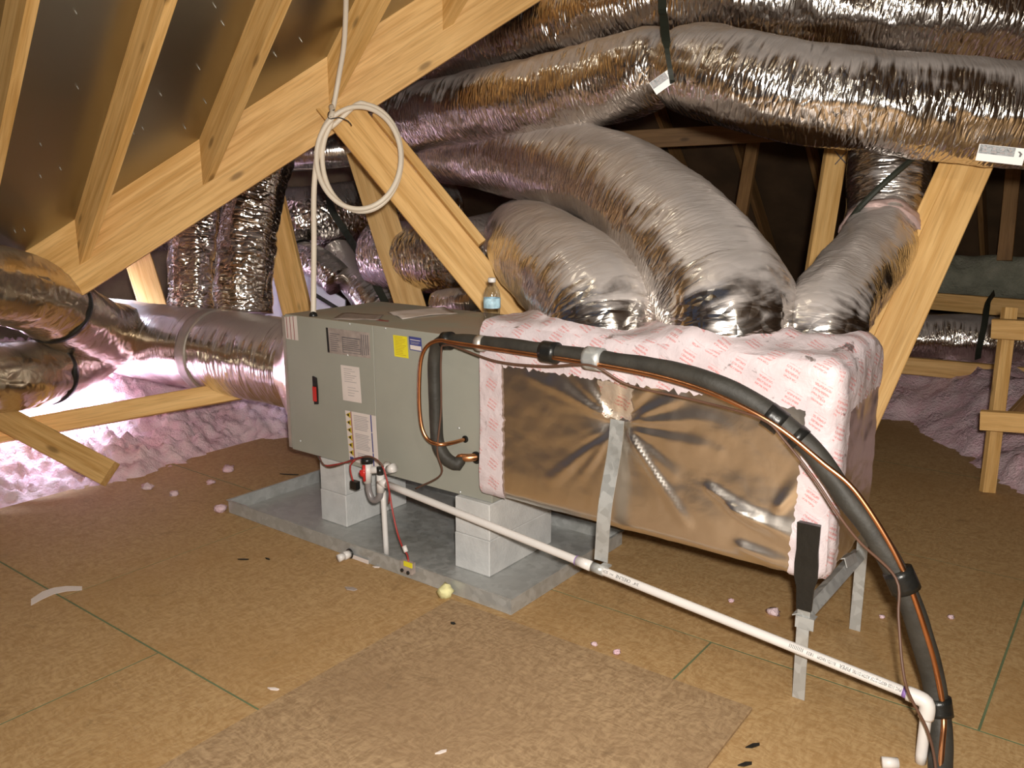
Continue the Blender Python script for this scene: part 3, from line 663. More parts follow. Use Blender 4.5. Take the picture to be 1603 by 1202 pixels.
# ------------------------------------------------------------------ refrigerant lines
ls = thing('refrigerant_line_set', 'black insulated refrigerant line arcing from the cabinet to the floor', 'pipe', (-.3, 1.3, 0))
h2 = atY(746, 716, UY0)
ins = [h2 + Vector((-.055, -.035, -.004)), atY(716, 727, 2.225), atY(697, 716, 2.21), atY(685, 692, 2.205), atY(682, 640, 2.205), atY(680, 585, 2.205), atY(681, 552, 2.20), atY(690, 536, 2.195), atY(716, 533, 2.19),
       atY(800, 541, 2.15), atY(930, 559, 2.135), atY(1030, 575, 2.13), atY(1110, 597, 2.115), at(1190, 636, 2.24), at(1266, 700, 2.19), at(1324, 777, 2.14), at(1376, 848, 2.11), at(1412, 915, 2.10), at(1440, 990, 2.11), at(1459, 1058, 2.13), at(1470, 1121, 2.125), at(1472, 1164, 2.10), at(1472, 1222, 2.045)]
ins[-1].z = .0
INS = ins
def rad(k): return .0235 if k < .45 else .0235 + .0045 * min(1, (k - .45) / .15)
MB().tube(spline(ins, .012), rad, 20, True, lambda L, q, i: noise.noise(Vector((L * 14, math.cos(q), math.sin(q) + 3))) * .0025).build('foam_sleeve', 'rubber', ls, True)
cable('copper_stub', [h2 + Vector((.002, .006, .002)), h2 + Vector((-.02, -.02, 0)), ins[0] + Vector((.004, .0, .002)), ins[1].lerp(ins[0], .6)], .0145, 'copper', ls, 16, .008)
def offs_path(base, du, dv): return [p + Vector((du, dv, 0)) for p in base]
h1 = atY(728.5, 687, UY0)
cop = [h1 + Vector((0, .004, 0)), atY(715, 691, 2.235), atY(690, 695.5, 2.17), atY(672, 690, 2.165), atY(661, 672, 2.16), atY(656.5, 640, 2.16), atY(656, 600, 2.16), atY(659, 562, 2.16), atY(669, 541, 2.158), atY(688, 533, 2.155), atY(712, 537, 2.15),
       atY(800, 550, 2.122), atY(925, 569, 2.107), atY(1025, 588, 2.10), atY(1105, 612, 2.083), at(1180, 646, 2.20), at(1232, 679, 2.165), at(1288, 725, 2.135), at(1336, 766, 2.105), at(1386, 840, 2.08), at(1420, 908, 2.07), at(1448, 988, 2.08), at(1464, 1046, 2.10), at(1474, 1096, 2.10), at(1477, 1131, 2.095), at(1474, 1171, 2.065), at(1471, 1222, 2.015)]
cop[-1].z = .0
cable('copper_line', cop, .0068, 'copper', ls, 14, .012)
wr_ = [atY(650, 765, 2.2), atY(690, 742, 2.19), atY(684, 705, 2.17), atY(690, 640, 2.17), atY(690, 560, 2.165), atY(700, 540, 2.155), atY(775, 565, 2.12), atY(850, 573, 2.11), atY(925, 572, 2.09), atY(985, 603, 2.12), atY(1090, 627, 2.12), at(1190, 655, 2.18), at(1228, 690, 2.14), at(1275, 750, 2.10), at(1310, 803, 2.08), at(1345, 848, 2.07), at(1402, 905, 2.055), at(1406, 965, 2.03), at(1412, 1040, 2.0), at(1422, 1085, 1.99), at(1450, 1140, 2.0), at(1463, 1190, 2.0), at(1466, 1235, 1.99)]
wr_[-1].z = .002
cable('thermostat_wire', wr_, .0036, 'wire_brown', ls, 8, .015)
def wrap(px, hw, r, m, name='tape_wrap', parent=ls):
    pts = spline(ins, .012); n = min(range(len(pts)), key=lambda i: abs(proj(pts[i])[0] - px[0]) + abs(proj(pts[i])[1] - px[1]))
    a = pts[max(0, n - hw):n + hw + 1]; cpt = spline(cop, .012)
    a = [p.lerp(min(cpt, key=lambda c_: (c_ - p).length), .22) for p in a]
    return MB().tube(a, r, 22, True).build(name, m, parent, True)
wrap((865, 551), 2, .034, 'black'); wrap((1210, 660), 2, .034, 'black'); wrap((1245, 690), 1, .034, 'black'); tw = wrap((1408, 905), 2, .0365, 'black'); wrap((1468, 1110), 2, .0315, 'black')
wrap((705, 533), 1, .031, 'black'); wrap((755, 536), 1, .0275, 'tape_grey')
mk = wrap((928, 561), 2, .035, 'galv', 'foil_clamp')
pts = spline(ins, .012); n = min(range(len(pts)), key=lambda i: abs(proj(pts[i])[0] - 1408) + abs(proj(pts[i])[1] - 905)); pt, td = pts[n], (pts[n + 1] - pts[n - 1]).normalized()
toc = (Vector((0, 0, CH)) - pt); toc = (toc - td * toc.dot(td)).normalized(); sd = toc.cross(td)
sd = sd if sd.dot(W(1, 0, 0)) > 0 else -sd; upl = toc.cross(sd); upl = upl if upl.z > 0 else -upl
for body, zo in (('SNS', .004), ('|||||||', -.012)):
    vs, fs = text_mb(body, .015); xm = max(v.x for v in vs); vs = [Vector((v.x * .046 / xm, v.y, 0)) for v in vs]; out = []
    for v in vs:
        a = (v.x - .024) / .0375; out.append(pt + toc * .0385 * math.cos(a) - toc * .004 + sd * .0375 * math.sin(a) + upl * (v.y + zo))
    MB().add(out, fs).build('tape_print', 'pvc', tw)
# line bracket (bit of metal at 1110)
# ------------------------------------------------------------------ metal stand under the plenum
sd_ = thing('plenum_stand', 'galvanised angle stand with black taped leg holding the plenum end', 'stand', (-.63, 2.42, 0))
def angle(name, p0, p1, wd, parent, m='galv', n=(0, -1, 0), t=.003):
    p0, p1 = Vector(p0), Vector(p1); x = (p1 - p0).normalized(); n = Vector(n); n = (n - x * n.dot(x)).normalized(); y = n.cross(x); mb = MB()
    for (u0, u1, v0, v1) in ((-wd / 2, wd / 2, 0, t), (wd / 2 - t, wd / 2, -wd * .8, 0)):
        P = [(u0, v0), (u1, v0), (u1, v1), (u0, v1)]
        mb.hexa([p0 + y * u + n * v for u, v in P], [p1 + y * u + n * v for u, v in P])
    return mb.build(name, m, parent)
angle('leg', (-.637, 2.175, .0), (-.645, 2.175, .50), .034, sd_)
angle('leg', (-.621, 2.665, .0), (-.622, 2.665, .36), .034, sd_)
angle('cross_bar', (-.64, 2.17, .245), (-.622, 2.68, .262), .034, sd_, n=(1, 0, .6))
angle('bracket', (-.66, 2.168, .233), (-.61, 2.168, .233), .034, sd_, n=(0, -1, 0))
q = atY(1320, 905, 2.5); angle('gusset_plate', (-.628, 2.50, .29), (-.624, 2.60, .275), .03, sd_, n=(1, 0, .4))
bt = MB()
prof = [(.516, .031), (.44, .029), (.40, .032), (.36, .031), (.33, .023), (.268, .020)]
vs, fs = [], []
for z, hw in prof:
    x = -.637 - .008 * z / .5
    vs += [(x - hw, 2.168, z), (x + hw, 2.168, z), (x + hw * .9, 2.185, z), (x - hw * .9, 2.185, z)]
for i in range(len(prof) - 1):
    for j in range(4): fs.append((i * 4 + j, i * 4 + (j + 1) % 4, i * 4 + 4 + (j + 1) % 4, i * 4 + 4 + j))
fs += [(0, 1, 2, 3), tuple(len(vs) - 1 - j for j in range(4))]
bt.add(vs, fs).build('black_tape', 'black', sd_)
# ------------------------------------------------------------------ bottle and papers on the cabinet
bo = thing('water_bottle', 'clear plastic water bottle with blue label on the cabinet top', 'bottle', (-1.915, 2.42, UZ1))
bp = [(.024, .0), (.0285, .006)]
z = .012
while z < .075: bp += [(.031, z), (.029, z + .008)]; z += .016
bp += [(.0305, .088), (.0305, .128), (.031, .135), (.026, .155), (.015, .172), (.0125, .178), (.0125, .186)]
MB().lathe([(r, h + UZ1 + .0005) for r, h in bp], (-1.915, 2.42, 0), seg=28).build('bottle_body', 'clear', bo, True)
MB().lathe([(.0311, UZ1 + .092), (.0311, UZ1 + .124)], (-1.915, 2.42, 0), seg=28).build('bottle_label', 'bl', bo, True) if False else None
plain('bottle_blue', (.42, .62, .72), .4, 0, .3, 40)
lb = MB()
vs, fs = [], []
for j in range(29):
    a = 2 * math.pi * j / 28
    for z in (.090, .126): vs.append((-1.915 + .0314 * math.cos(a), 2.42 + .0314 * math.sin(a), UZ1 + z))
for j in range(28): fs.append((2 * j, 2 * j + 2, 2 * j + 3, 2 * j + 1))
lb.add(vs, fs).build('bottle_label', 'bottle_blue', bo, True)
MB().lathe([(.0135, UZ1 + .183), (.0142, UZ1 + .186), (.0142, UZ1 + .196), (.0125, UZ1 + .199)], (-1.915, 2.42, 0), seg=24).build('bottle_cap', 'pvc', bo, True)
def sheet(name, corners, m, label, z, curl=.006):
    P = [atZ(px, py, z) for px, py in corners]; mb = MB(); vs, fs = [], []; n = 8
    for i in range(n + 1):
        for j in range(n + 1):
            u, v = i / n, j / n; p = P[0] * (1 - u) * (1 - v) + P[1] * u * (1 - v) + P[2] * u * v + P[3] * (1 - u) * v
            p.z = z + curl * abs(noise.noise(Vector((u * 2.3, v * 2.1, z * 9)))) * 2 + .0006; vs.append(p)
    for i in range(n):
        for j in range(n): fs.append((i * (n + 1) + j, (i + 1) * (n + 1) + j, (i + 1) * (n + 1) + j + 1, i * (n + 1) + j + 1))
    o = mb.add(vs, fs).build(name, m, None, True); o.modifiers.new('s', 'SOLIDIFY').thickness = .0008
    return tag(o, label, 'paper')
sheet('instruction_booklet', [(606, 489), (630, 500), (716, 491), (690, 481)], 'paper', 'white folded booklet lying on the dusty cabinet top', UZ1 + .001, .008)
sheet('paper_sheet', [(520, 500), (592, 501), (600, 493), (535, 490)], 'label_tan', 'thin tan paper sheet lying flat on the cabinet left of the booklet', UZ1 + .001, .003)
sheet('red_tag', [(588, 501.5), (607, 503.5), (609, 502), (592, 500)], 'maroon', 'tiny dark red strip on the cabinet edge by the booklet', UZ1 + .001, .001)
# ------------------------------------------------------------------ white tube with coil
DT = 3.60
tu = thing('flexible_tube', 'cream flexible conduit hanging in a loose coil above the cabinet', 'tube', tuple(atZ(490, 494, UZ1)))
tie = at(519, 178, DT)
run = [at(541, -40, 3.2), at(541, 10, 3.34), at(538, 70, 3.48), at(530, 120, 3.57), at(522, 165, DT)]
dep = .0
coil = []
for k in range(0, 2 * 24 + 1):
    a = math.radians(128) - 2 * math.pi * k / 24
    rx, ry = (62, 84) if k < 24 else (66, 80)
    coil.append(at(566 + rx * math.cos(a) - 5 * (k >= 24), 247 - ry * math.sin(a), DT - .012 - .028 * (k / 24)))
down = [at(519, 180, DT - .05), at(505, 205, DT - .05), at(496, 245, DT - .045), at(491, 300, DT - .04), at(491, 380, DT - .035), atZ(490.5, 440, UZ1) * 0 + at(490.5, 440, DT - .04), atZ(490, 494, UZ1 - .002)]
cable('conduit_run', run + [at(515, 200, DT)] + coil[2:], .0105, 'conduit', tu, 12, .012)
cable('conduit_drop', [tie + Vector((0, 0, .03))] + down, .0115, 'conduit', tu, 12, .012)
MB().tube([atZ(490, 494, UZ1), atZ(490, 494, UZ1 + .004)], .017, 16).build('conduit_bushing', 'black', tu, True)
cable('tie_wire', [at(523, 172, DT - .06), at(514, 176, DT - .03), at(515, 186, DT - .075), at(530, 184, DT - .075), at(545, 190, DT - .06), at(550, 197, DT - .05)], .0022, 'black', tu, 6, .01)
# ================================================================== DUCTS
DG = 'silver insulated flexible ducts'
# trunk pair overhead
PD = [at(600, 168, 4.75), at(625, 190, 4.55), at(720, 172, 4.15), at(850, 150, 3.75), at(960, 126, 3.5), at(1040, 103, 3.3), at(1130, 118, 3.12), at(1230, 142, 3.0), at(1350, 158, 2.92), at(1480, 170, 2.88), at(1640, 186, 2.85), at(1760, 200, 2.85)]
_p = spline(PD, .012); kx = min(range(len(_p)), key=lambda i: abs(proj(_p[i])[0] - 1046)) / (len(_p) - 1)
def sq(k):
    a = math.exp(-abs(k - kx) / .016); return (1 - .32 * a, 1 - .30 * a)
dd = duct('flex_duct', PD, lambda k: .172 if k > .06 else .172 * math.sqrt(max(.05, 1 - ((.06 - k) / .06) ** 2)), 'foil', 'lower of the two big overhead silver ducts, pinched by the black strap', DG, 64, .012, .007, 20, 1.3, True, sq)
PE = [at(655, 118, 4.75), at(690, 97, 4.6), at(800, 66, 4.2), at(900, 35, 3.95), at(1040, 0, 3.7), at(1180, 0, 3.5), at(1320, 8, 3.4), at(1480, 22, 3.3), at(1640, 40, 3.25), at(1760, 55, 3.2)]
duct('flex_duct', PE, lambda k: .18 if k > .08 else .18 * math.sqrt(max(.04, 1 - ((.08 - k) / .08) ** 2)), 'foil', 'upper overhead silver duct running along the top edge of the frame', DG, 60, .013, .008, 16, 4.1)
# black hanger strap and duct stickers
hg = thing('duct_hanger_strap', 'black webbing strap hanging down around the overhead duct', 'strap', tuple(at(1040, 140, 3.1)))
spt = spline([at(1036, -200, 3.24), at(1036, 0, 3.22), at(1038, 25, 3.14), at(1042, 65, 3.06), at(1046, 95, 3.05), at(1050, 118, 3.06), at(1052, 132, 3.10), at(1050, 147, 3.3)], .02); mb = MB(); vs = []; fs = []
for i, p in enumerate(spt):
    hw = .016 if proj(p)[1] < 70 else .009
    s_ = W(1, 0, 0) * hw; t_ = W(0, -1, .1) * .002
    vs += [p - s_, p + s_, p + s_ + t_, p - s_ + t_]
for i in range(len(spt) - 1):
    for j in range(4): fs.append((i * 4 + j, i * 4 + (j + 1) % 4, i * 4 + 4 + (j + 1) % 4, i * 4 + 4 + j))
mb.add(vs, fs).build('webbing', 'strap', hg)
def duct_sticker(cpx, D, wd, ht, rot, extra=True):
    p = at(*cpx, D); n = (Vector((0, 0, CH)) - p).normalized(); r = W(1, 0, 0); r = (r - n * r.dot(n)).normalized(); u = n.cross(r)
    ca, sa = math.cos(rot), math.sin(rot); r, u = r * ca + u * sa, u * ca - r * sa
    P = lambda a, b: p + r * a * wd + u * b * ht - n * (.35 * (a * wd) ** 2 / .17 * 0)
    o = MB().poly([P(-.5, -.5), P(.5, -.5), P(.5, .5), P(-.5, .5)], n, .002).build('duct_sticker', 'pvc', dd)
    MB().poly([P(-.48, -.05), P(.28, -.05), P(.28, .48), P(-.48, .48)], n, .0035).build('sticker_black_field', 'black', o)
    for a in (-.36, -.16, .02, .18):
        MB().lathe([(.0008, 0), (ht * .08, .0), (ht * .08, .0012), (.0008, .0012)], P(a, .3) + n * .0036, n, 12).build('sticker_emblem', 'ink_pale', o)
        MB().poly([P(a - .05, .05), P(a + .06, .05), P(a + .06, .14), P(a - .05, .14)], n, .0045).build('sticker_emblem', 'ink_pale', o)
    MB().poly([P(.38, -.02), P(.42, -.02), P(.44, .16), P(.38, .3), P(.33, .28), P(.39, .16)], n, .0035).build('sticker_mark', 'ink', o)
duct_sticker((1566, 242), 2.72, .135, .052, -.12); duct_sticker((1037, 128), 3.10, .085, .05, .62)
# arched duct A on the plenum
PA_ = [at(1143, 512, 2.60) * 1 + Vector((0, 0, -.20)), at(1143, 512, 2.60), at(1126, 466, 2.66), at(1088, 404, 2.80), at(1032, 344, 3.04), at(965, 292, 3.38), at(890, 262, 3.75), at(800, 245, 4.15), at(720, 232, 4.5), at(640, 225, 4.9)]
duct('flex_duct', PA_, lambda k: .214 - .02 * min(1, k * 1.6), 'foil', 'largest silver duct arching over onto the plenum top', DG, 72, .011, .0055, 30, 2.2)
PBd = [at(948, 512, 2.84) * 1 + Vector((0, 0, -.20)), at(948, 512, 2.84), at(926, 468, 2.92), at(882, 424, 3.15), at(842, 396, 3.5), at(825, 380, 4.0), at(815, 370, 4.5)]
duct('flex_duct', PBd, .198, 'foil', 'shorter silver duct nestled under the arched one, beside the brace', DG, 64, .011, .006, 26, 7.7)
PF = [at(1288, 520, 2.50) * 1 + Vector((0, 0, -.20)), at(1288, 520, 2.50), at(1308, 472, 2.62), at(1345, 425, 2.88), at(1370, 385, 3.1), at(1382, 358, 3.18)]
fd = duct('flex_duct', PF, lambda k: .120 + .02 * k, 'foil', 'lower silver duct elbow standing on the right end of the plenum', DG, 52, .012, .008, 15, 5.5)
PF2 = [at(1381, 368, 3.19), at(1388, 335, 3.22), at(1390, 280, 3.25), at(1392, 200, 3.28), at(1392, 120, 3.3)]
f2 = duct('flex_duct', PF2, .15, 'foil', 'upright silver duct above the pink taped joint on the right', DG, 52, .013, .006, 12, 9.5)
ring('taped_joint', [at(1374, 378, 3.13), at(1380, 362, 3.17), at(1383, 345, 3.2)], .5, .143, .03, 'pink_tape', f2, .012)
cs = [at(1448, 230, 3.05), at(1420, 255, 3.02), at(1380, 290, 3.03), at(1345, 325, 3.08), at(1330, 345, 3.14)]
o = MB().tube(spline(cs, .02), .011, 8).build('duct_strap', 'strap'); tag(o, 'dark strap slanting across the upright right duct', 'strap')
# return duct on the left end of the cabinet
rc = Vector((0, 2.545, .585))
PR = [Vector((-3.02, rc.y, rc.z)), Vector((-3.3, rc.y - .0, rc.z)), Vector((-3.8, rc.y - .02, rc.z)), Vector((-4.4, rc.y - .03, rc.z - .01)), Vector((-5.0, rc.y - .02, rc.z - .02))]
rd = thing('return_duct', 'round silver return duct running left from the air handler end', 'duct', tuple(PR[1]), DG)
o = duct('duct_sleeve', PR, .215, 'foil_tight', None, None, 64, .012, .004, 22, 3.3); attach(o, rd)
ring('seam_tape', PR, .40, .2195, .045, 'tape_grey', rd, .002)
tr = MB(); vs, fs, uvs = [], [], []; sg = 64
for i in range(9):
    k = i / 8
    for j in range(sg):
        a = 2 * math.pi * (j + .5) / sg; cy, sz = math.cos(a), math.sin(a)
        m_ = max(abs(cy), abs(sz)); rr = .215 * (1 - k) + k * (.272 / m_)
        vs.append((-3.10 + k * .182, rc.y + cy * rr + noise.noise(Vector((k * 9, cy * 4, sz * 4))) * .006, rc.z + sz * rr * (1 if sz > 0 else 1.0) + .006 * noise.noise(Vector((k * 8, cy * 5, sz * 5 + 2))))); uvs.append((k * .2, j / sg * 1.4))
for i in range(8):
    for j in range(sg): fs.append((i * sg + j, i * sg + (j + 1) % sg, (i + 1) * sg + (j + 1) % sg, (i + 1) * sg + j))
tr.add(vs, fs, uvs).build('square_transition', 'foil_wrap', rd, True)
tb = MB().box((-2.935, rc.y - .277, .292), (-2.917, rc.y + .274, .872)).build('edge_tape', 'tape_grey', rd)
# pair of upright ducts landing on it
V1 = [at(306, 490, 4.72), at(304, 430, 4.72), at(308, 360, 4.75), at(322, 280, 4.8), at(345, 180, 4.9)]
V2 = [at(382, 490, 4.45), at(381, 430, 4.45), at(388, 360, 4.5), at(405, 280, 4.55), at(430, 180, 4.6)]
duct('flex_duct', V1, .142, 'foil_clean', 'left one of the pair of crinkled upright ducts over the return duct', DG, 52, .012, .012, 30, 11.1)
duct('flex_duct', V2, .150, 'foil_clean', 'right one of the pair of crinkled upright ducts over the return duct', DG, 52, .012, .012, 30, 12.7)
# near left ducts
L1 = [at(210, 525, 4.8), at(160, 520, 4.4), at(110, 496, 4.05), at(45, 460, 3.7), at(-40, 440, 3.43), at(-140, 440, 3.2)]
L2 = [at(165, 535, 4.75), at(120, 560, 4.4), at(70, 582, 4.1), at(10, 590, 3.85), at(-70, 590, 3.65), at(-160, 590, 3.5)]
l1 = duct('flex_duct', L1, .168, 'foil_old', 'upper dull duct at the left edge with a black band, under the valley rafter', DG, 52, .012, .006, 12, 15.1)
ring('black_band', L1, .56, .173, .006, 'black', l1, .0)
l2 = duct('flex_duct', L2, .158, 'foil_old', 'lower dull duct at the left edge with a black band, over the insulation', DG, 52, .012, .006, 12, 17.1)
ring('black_band', L2, .50, .163, .014, 'black', l2, .0)
# ducts in the depth behind the cabinet
H1 = [at(395, 345, 5.7), at(470, 342, 5.6), at(540, 335, 5.7), at(610, 330, 5.9), at(700, 330, 6.2)]
h_ = duct('flex_duct', H1, .21, 'foil_clean', 'wide bright duct lying across behind the hanging tube coil', DG, 48, .015, .006, 24, 21.1)
cable('seam_cord', [p + W(0, -.214, .02) for p in H1[1:4]], .004, 'black', h_, 6)
H0 = [at(330, 262, 5.2), at(420, 245, 5.2), at(520, 236, 5.2), at(640, 226, 5.3), at(720, 215, 5.4)]
duct('flex_duct', H0, .105, 'foil_tight', 'narrow duct high behind the top of the tube coil', DG, 40, .015, .004, 24, 23.1)
H2 = [at(420, 395, 5.5), at(470, 402, 5.4), at(500, 415, 5.3), at(530, 440, 5.25)]
h2_ = duct('flex_duct', H2, .105, 'foil_clean', 'small crumpled duct below the wide bright duct, beside the stud', DG, 40, .012, .007, 24, 25.1)
ring('black_band', H2, .42, .112, .012, 'black', h2_, .0)
H3 = [at(530, 402, 5.6), at(552, 430, 5.4), at(575, 458, 5.25), at(600, 490, 5.2)]
duct('flex_duct', H3, .125, 'foil_tight', 'short dark duct slanting down towards the cabinet behind the black strap', DG, 40, .012, .005, 18, 27.1)
H4 = [at(600, 398, 5.0), at(660, 402, 4.75), at(730, 400, 4.6), at(800, 380, 4.7)]
duct('flex_duct', H4, .20, 'foil_clean', 'round duct seen between the leaning stud and the diagonal brace', DG, 48, .013, .006, 14, 29.1)
H5 = [at(690, 478, 4.5), at(740, 474, 4.3), at(800, 470, 4.3)]
duct('flex_duct', H5, .085, 'foil_tight', 'low dark duct behind the bottle', DG, 36, .013, .004, 14, 31.1)
duct('flex_duct', [at(225, 374, 6.4), at(270, 376, 6.2), at(312, 400, 6.0), at(320, 480, 5.9), at(320, 590, 5.8)], .09, 'foil_clean', 'sliver of bright duct left of the upright pair, under the valley rafter', DG, 32, .015, .005, 14, 33.1)
o = MB().poly([at(432, 400, 5.9), at(540, 470, 5.6), at(540, 500, 5.6), at(410, 520, 5.8)], W(0, 1, 0), .03).build('foam_board', 'white_board'); tag(o, 'pale blue white sheet leaning in the depth behind the cabinet', 'board')
def strap(name, P, hw, label, D=None):
    pts = spline(P, .03); mb = MB(); vs, fs = [], []
    for i, p in enumerate(pts):
        t = (pts[min(i + 1, len(pts) - 1)] - pts[max(0, i - 1)]).normalized(); n = W(0, -1, 0); s_ = t.cross(n).normalized() * hw
        vs += [p - s_, p + s_, p + s_ + n * .003, p - s_ + n * .003]
    for i in range(len(pts) - 1):
        for j in range(4): fs.append((i * 4 + j, i * 4 + (j + 1) % 4, i * 4 + 4 + (j + 1) % 4, i * 4 + 4 + j))
    return tag(mb.add(vs, fs).build(name, 'strap'), label, 'strap')
strap('black_strap', [at(514, 300, 5.36), at(520, 330, 5.32), at(548, 375, 5.28), at(575, 420, 5.05), at(606, 480, 4.9)], .022, 'black strap slanting across the wide bright duct behind the coil')
strap('black_strap', [at(494, 462, 5.2), at(520, 478, 5.1), at(540, 490, 5.0)], .012, 'short black strap in front of the pale sheet behind the cabinet')
strap('black_strap', [at(165, 430, 4.9), at(167, 408, 4.95), at(172, 360, 5.0)], .012, 'thin dark strap hanging below the valley rafter, left')
# ================================================================== BACK RIGHT
rl = thing('guard_rail', 'pine guard rail with post and two rails at the right edge', 'railing', tuple(atZ(1545, 770, 0)))
pz = atZ(1545, 770, 0); Dp = 4.35
top = Vector((pz.x, pz.y, .85)); 
board('post', pz, Vector((pz.x - .02, pz.y + .14, .86)), .06, .04, 'pine', rl, face=W(0, -1, 0))
board('rail', at(1553, 514, 3.93), at(1700, 522, 3.68), .09, .04, 'pine', rl, face=W(0, -1, 0))
board('rail', at(1534, 657, 3.92), at(1700, 668, 3.7), .09, .04, 'pine', rl, face=W(0, -1, 0))
board('post', at(1690, 820, 3.95), at(1705, 490, 4.05), .07, .04, 'pine', rl, face=W(0, -1, 0))
board('diagonal', at(1575, 660, 4.6), at(1690, 540, 4.5), .06, .03, 'pine_dimmed', rl, face=W(0, -1, 0))
o = board('joist', at(1400, 466, 6.3), at(1640, 486, 5.6), .12, .05, 'pine', None, face=W(0, -1, 0)); tag(o, 'timber behind the far right duct, upper of two', 'timber')
o = board('joist', at(1380, 568, 5.6), at(1640, 592, 5.2), .11, .05, 'pine', None, face=W(0, -1, 0)); tag(o, 'timber below the far right duct, lower of two', 'timber')
fr = duct('flex_duct', [at(1360, 525, 5.9), at(1430, 528, 5.8), at(1500, 530, 5.7), at(1556, 533, 5.6), at(1640, 540, 5.5)], .16, 'foil', 'silver duct lying low in the dark back right corner', DG, 44, .014, .008, 16, 41.1)
strap('black_strap', [at(1556, 458, 5.6), at(1546, 475, 5.45), at(1540, 510, 5.42), at(1532, 545, 5.45), at(1530, 562, 5.5)], .02, 'dark strap around the silver duct in the back right corner')
mb = MB(); vs, fs = [], []
for i in range(41):
    for j in range(13):
        u, v = i / 40, j / 12; a = math.pi * v
        p = at(1440 + 230 * u, 432 + 8 * u, 6.7 - .5 * u) + up * (.17 * math.cos(a)) + W(0, -.16 * math.sin(a), 0)
        vs.append(p + W(0, -1, .5) * noise.noise(p * 8) * .05)
for i in range(40):
    for j in range(12): fs.append((i * 13 + j, i * 13 + j + 1, (i + 1) * 13 + j + 1, (i + 1) * 13 + j))
o = mb.add(vs, fs).build('insulation_batt', 'batt', None, True); tag(o, 'dull green grey batt of insulation above the far right duct', 'insulation')
# ================================================================== LOOSE-FILL INSULATION
def fluff(name, xr, yr, step, hf, label):
    nx, ny = int((xr[1] - xr[0]) / step), int((yr[1] - yr[0]) / step); mb = MB(); vs, fs = [], []
    for i in range(nx + 1):
        for j in range(ny + 1):
            x, y = xr[0] + i * step, yr[0] + j * step; b = hf(x, y)
            v = Vector((x, y, 0)); d = noise.voronoi(v * 17)[0]; d2 = noise.voronoi(v * 38 + Vector((3, 3, 0)))[0]
            l = (1 - d[0] * 1.5) * .055 + (1 - d2[0] * 1.5) * .024 + noise.noise(v * 30) * .012 + noise.noise(v * 70) * .008 + noise.noise(v * 4) * .05
            s_ = min(1, max(0, b / .06))
            rz = V0.z - min((NA.x * (x - V0.x) + NA.y * (y - V0.y)) / NA.z, (NB.x * (x - V0.x) + NB.y * (y - V0.y)) / NB.z) - .03
            vs.append((x + noise.noise(v * 22 + Vector((5, 0, 0))) * .014, y + noise.noise(v * 22 + Vector((0, 7, 0))) * .014, max(-.021, min(rz, -.015 + min(b, .3) + max(0, l) * s_))))
    for i in range(nx):
        for j in range(ny): fs.append((i * (ny + 1) + j, (i + 1) * (ny + 1) + j, (i + 1) * (ny + 1) + j + 1, i * (ny + 1) + j + 1))
    o = mb.add(vs, fs).build(name, 'insulation', None, True); return tag(o, label, 'insulation', None, 'stuff')
def edge(v): return noise.noise(v * 2.5) * .16 + noise.noise(v * 9) * .09 + noise.noise(v * 24) * .06
fluff('blown_insulation', (-6.8, -3.6), (.4, 4.9), .016, lambda x, y: max(-.01, (-3.93 - x + edge(Vector((x, y, 3))) + max(0, y - 2.7) * .45) * .32 if x > -4.9 else .31), 'fluffy pink loose insulation beside the floor, lit white by daylight')
fluff('blown_insulation', (-3.2, 2.6), (3.9, 7.6), .04, lambda x, y: max(-.01, (((y - 5.5) + max(0, (x + 1.1)) * 1.45) * .35 + edge(Vector((x, y, 8))) * .3) if True else 0), 'dim pink loose insulation in the back right behind the guard rail')
# ================================================================== LOOSE THINGS ON THE FLOOR
o = MB().box((0, 0, 0), (1.075, 1.35, .0115)).build('loose_sheet', 'osb_loose'); o.location = (-1.775, .675, .0012)
bv = o.modifiers.new('b', 'BEVEL'); bv.width = .002; bv.segments = 1; tag(o, 'loose OSB sheet lying on the floor in the foreground', 'wood sheet')
o.rotation_euler = (0, 0, .012)
def blob(name, px, py, r, m, label, cat, z=.0, flat=.6, group=None, seed=0):
    c = atZ(px, py, z); mb = MB(); vs, fs = [], []; n, k = 8, 6
    for i in range(k + 1):
        for j in range(n):
            a, b = math.pi * i / k, 2 * math.pi * j / n; d = Vector((math.sin(a) * math.cos(b), math.sin(a) * math.sin(b), math.cos(a)))
            rr = r * (1 + .7 * noise.noise(d * 1.7 + Vector((seed, px, py)))); vs.append(c + Vector((d.x * rr, d.y * rr, d.z * rr * flat + r * flat * .8)))
    for i in range(k):
        for j in range(n): fs.append((i * n + j, i * n + (j + 1) % n, (i + 1) * n + (j + 1) % n, (i + 1) * n + j))
    o = mb.add(vs, fs).build(name, m, None, True); return tag(o, label, cat, group)
blob('crumpled_wad', 697, 934, .028, 'wad', 'yellowish crumpled wad against the front of the pan', 'scrap', 0, .9)
TF = [(357, 738, .03, 'pink tuft nearest the insulation edge left of the pan'), (345, 800, .032, 'pale tuft at the left corner of the pan'), (230, 765, .028, 'larger pale tuft among the scatter left of the pan'),
      (272, 775, .022, 'small pale tuft right of the larger one, left of the pan'), (330, 757, .02, 'small tuft just below the insulation edge'), (1210, 962, .022, 'pink tuft on the floor left of the taped stand leg'),
      (1144, 942, .012, 'tiny pink tuft between the drain pipe and the plenum'), (965, 1023, .014, 'pink tuft beside the loose sheet edge'), (930, 1010, .011, 'small white tuft beside the loose sheet edge'),
      (1380, 967, .010, 'tiny pale tuft right of the rear stand leg'), (1488, 968, .012, 'pale tuft right of the black line set'), (875, 905, .012, 'small pink tuft by the right side of the pan')]
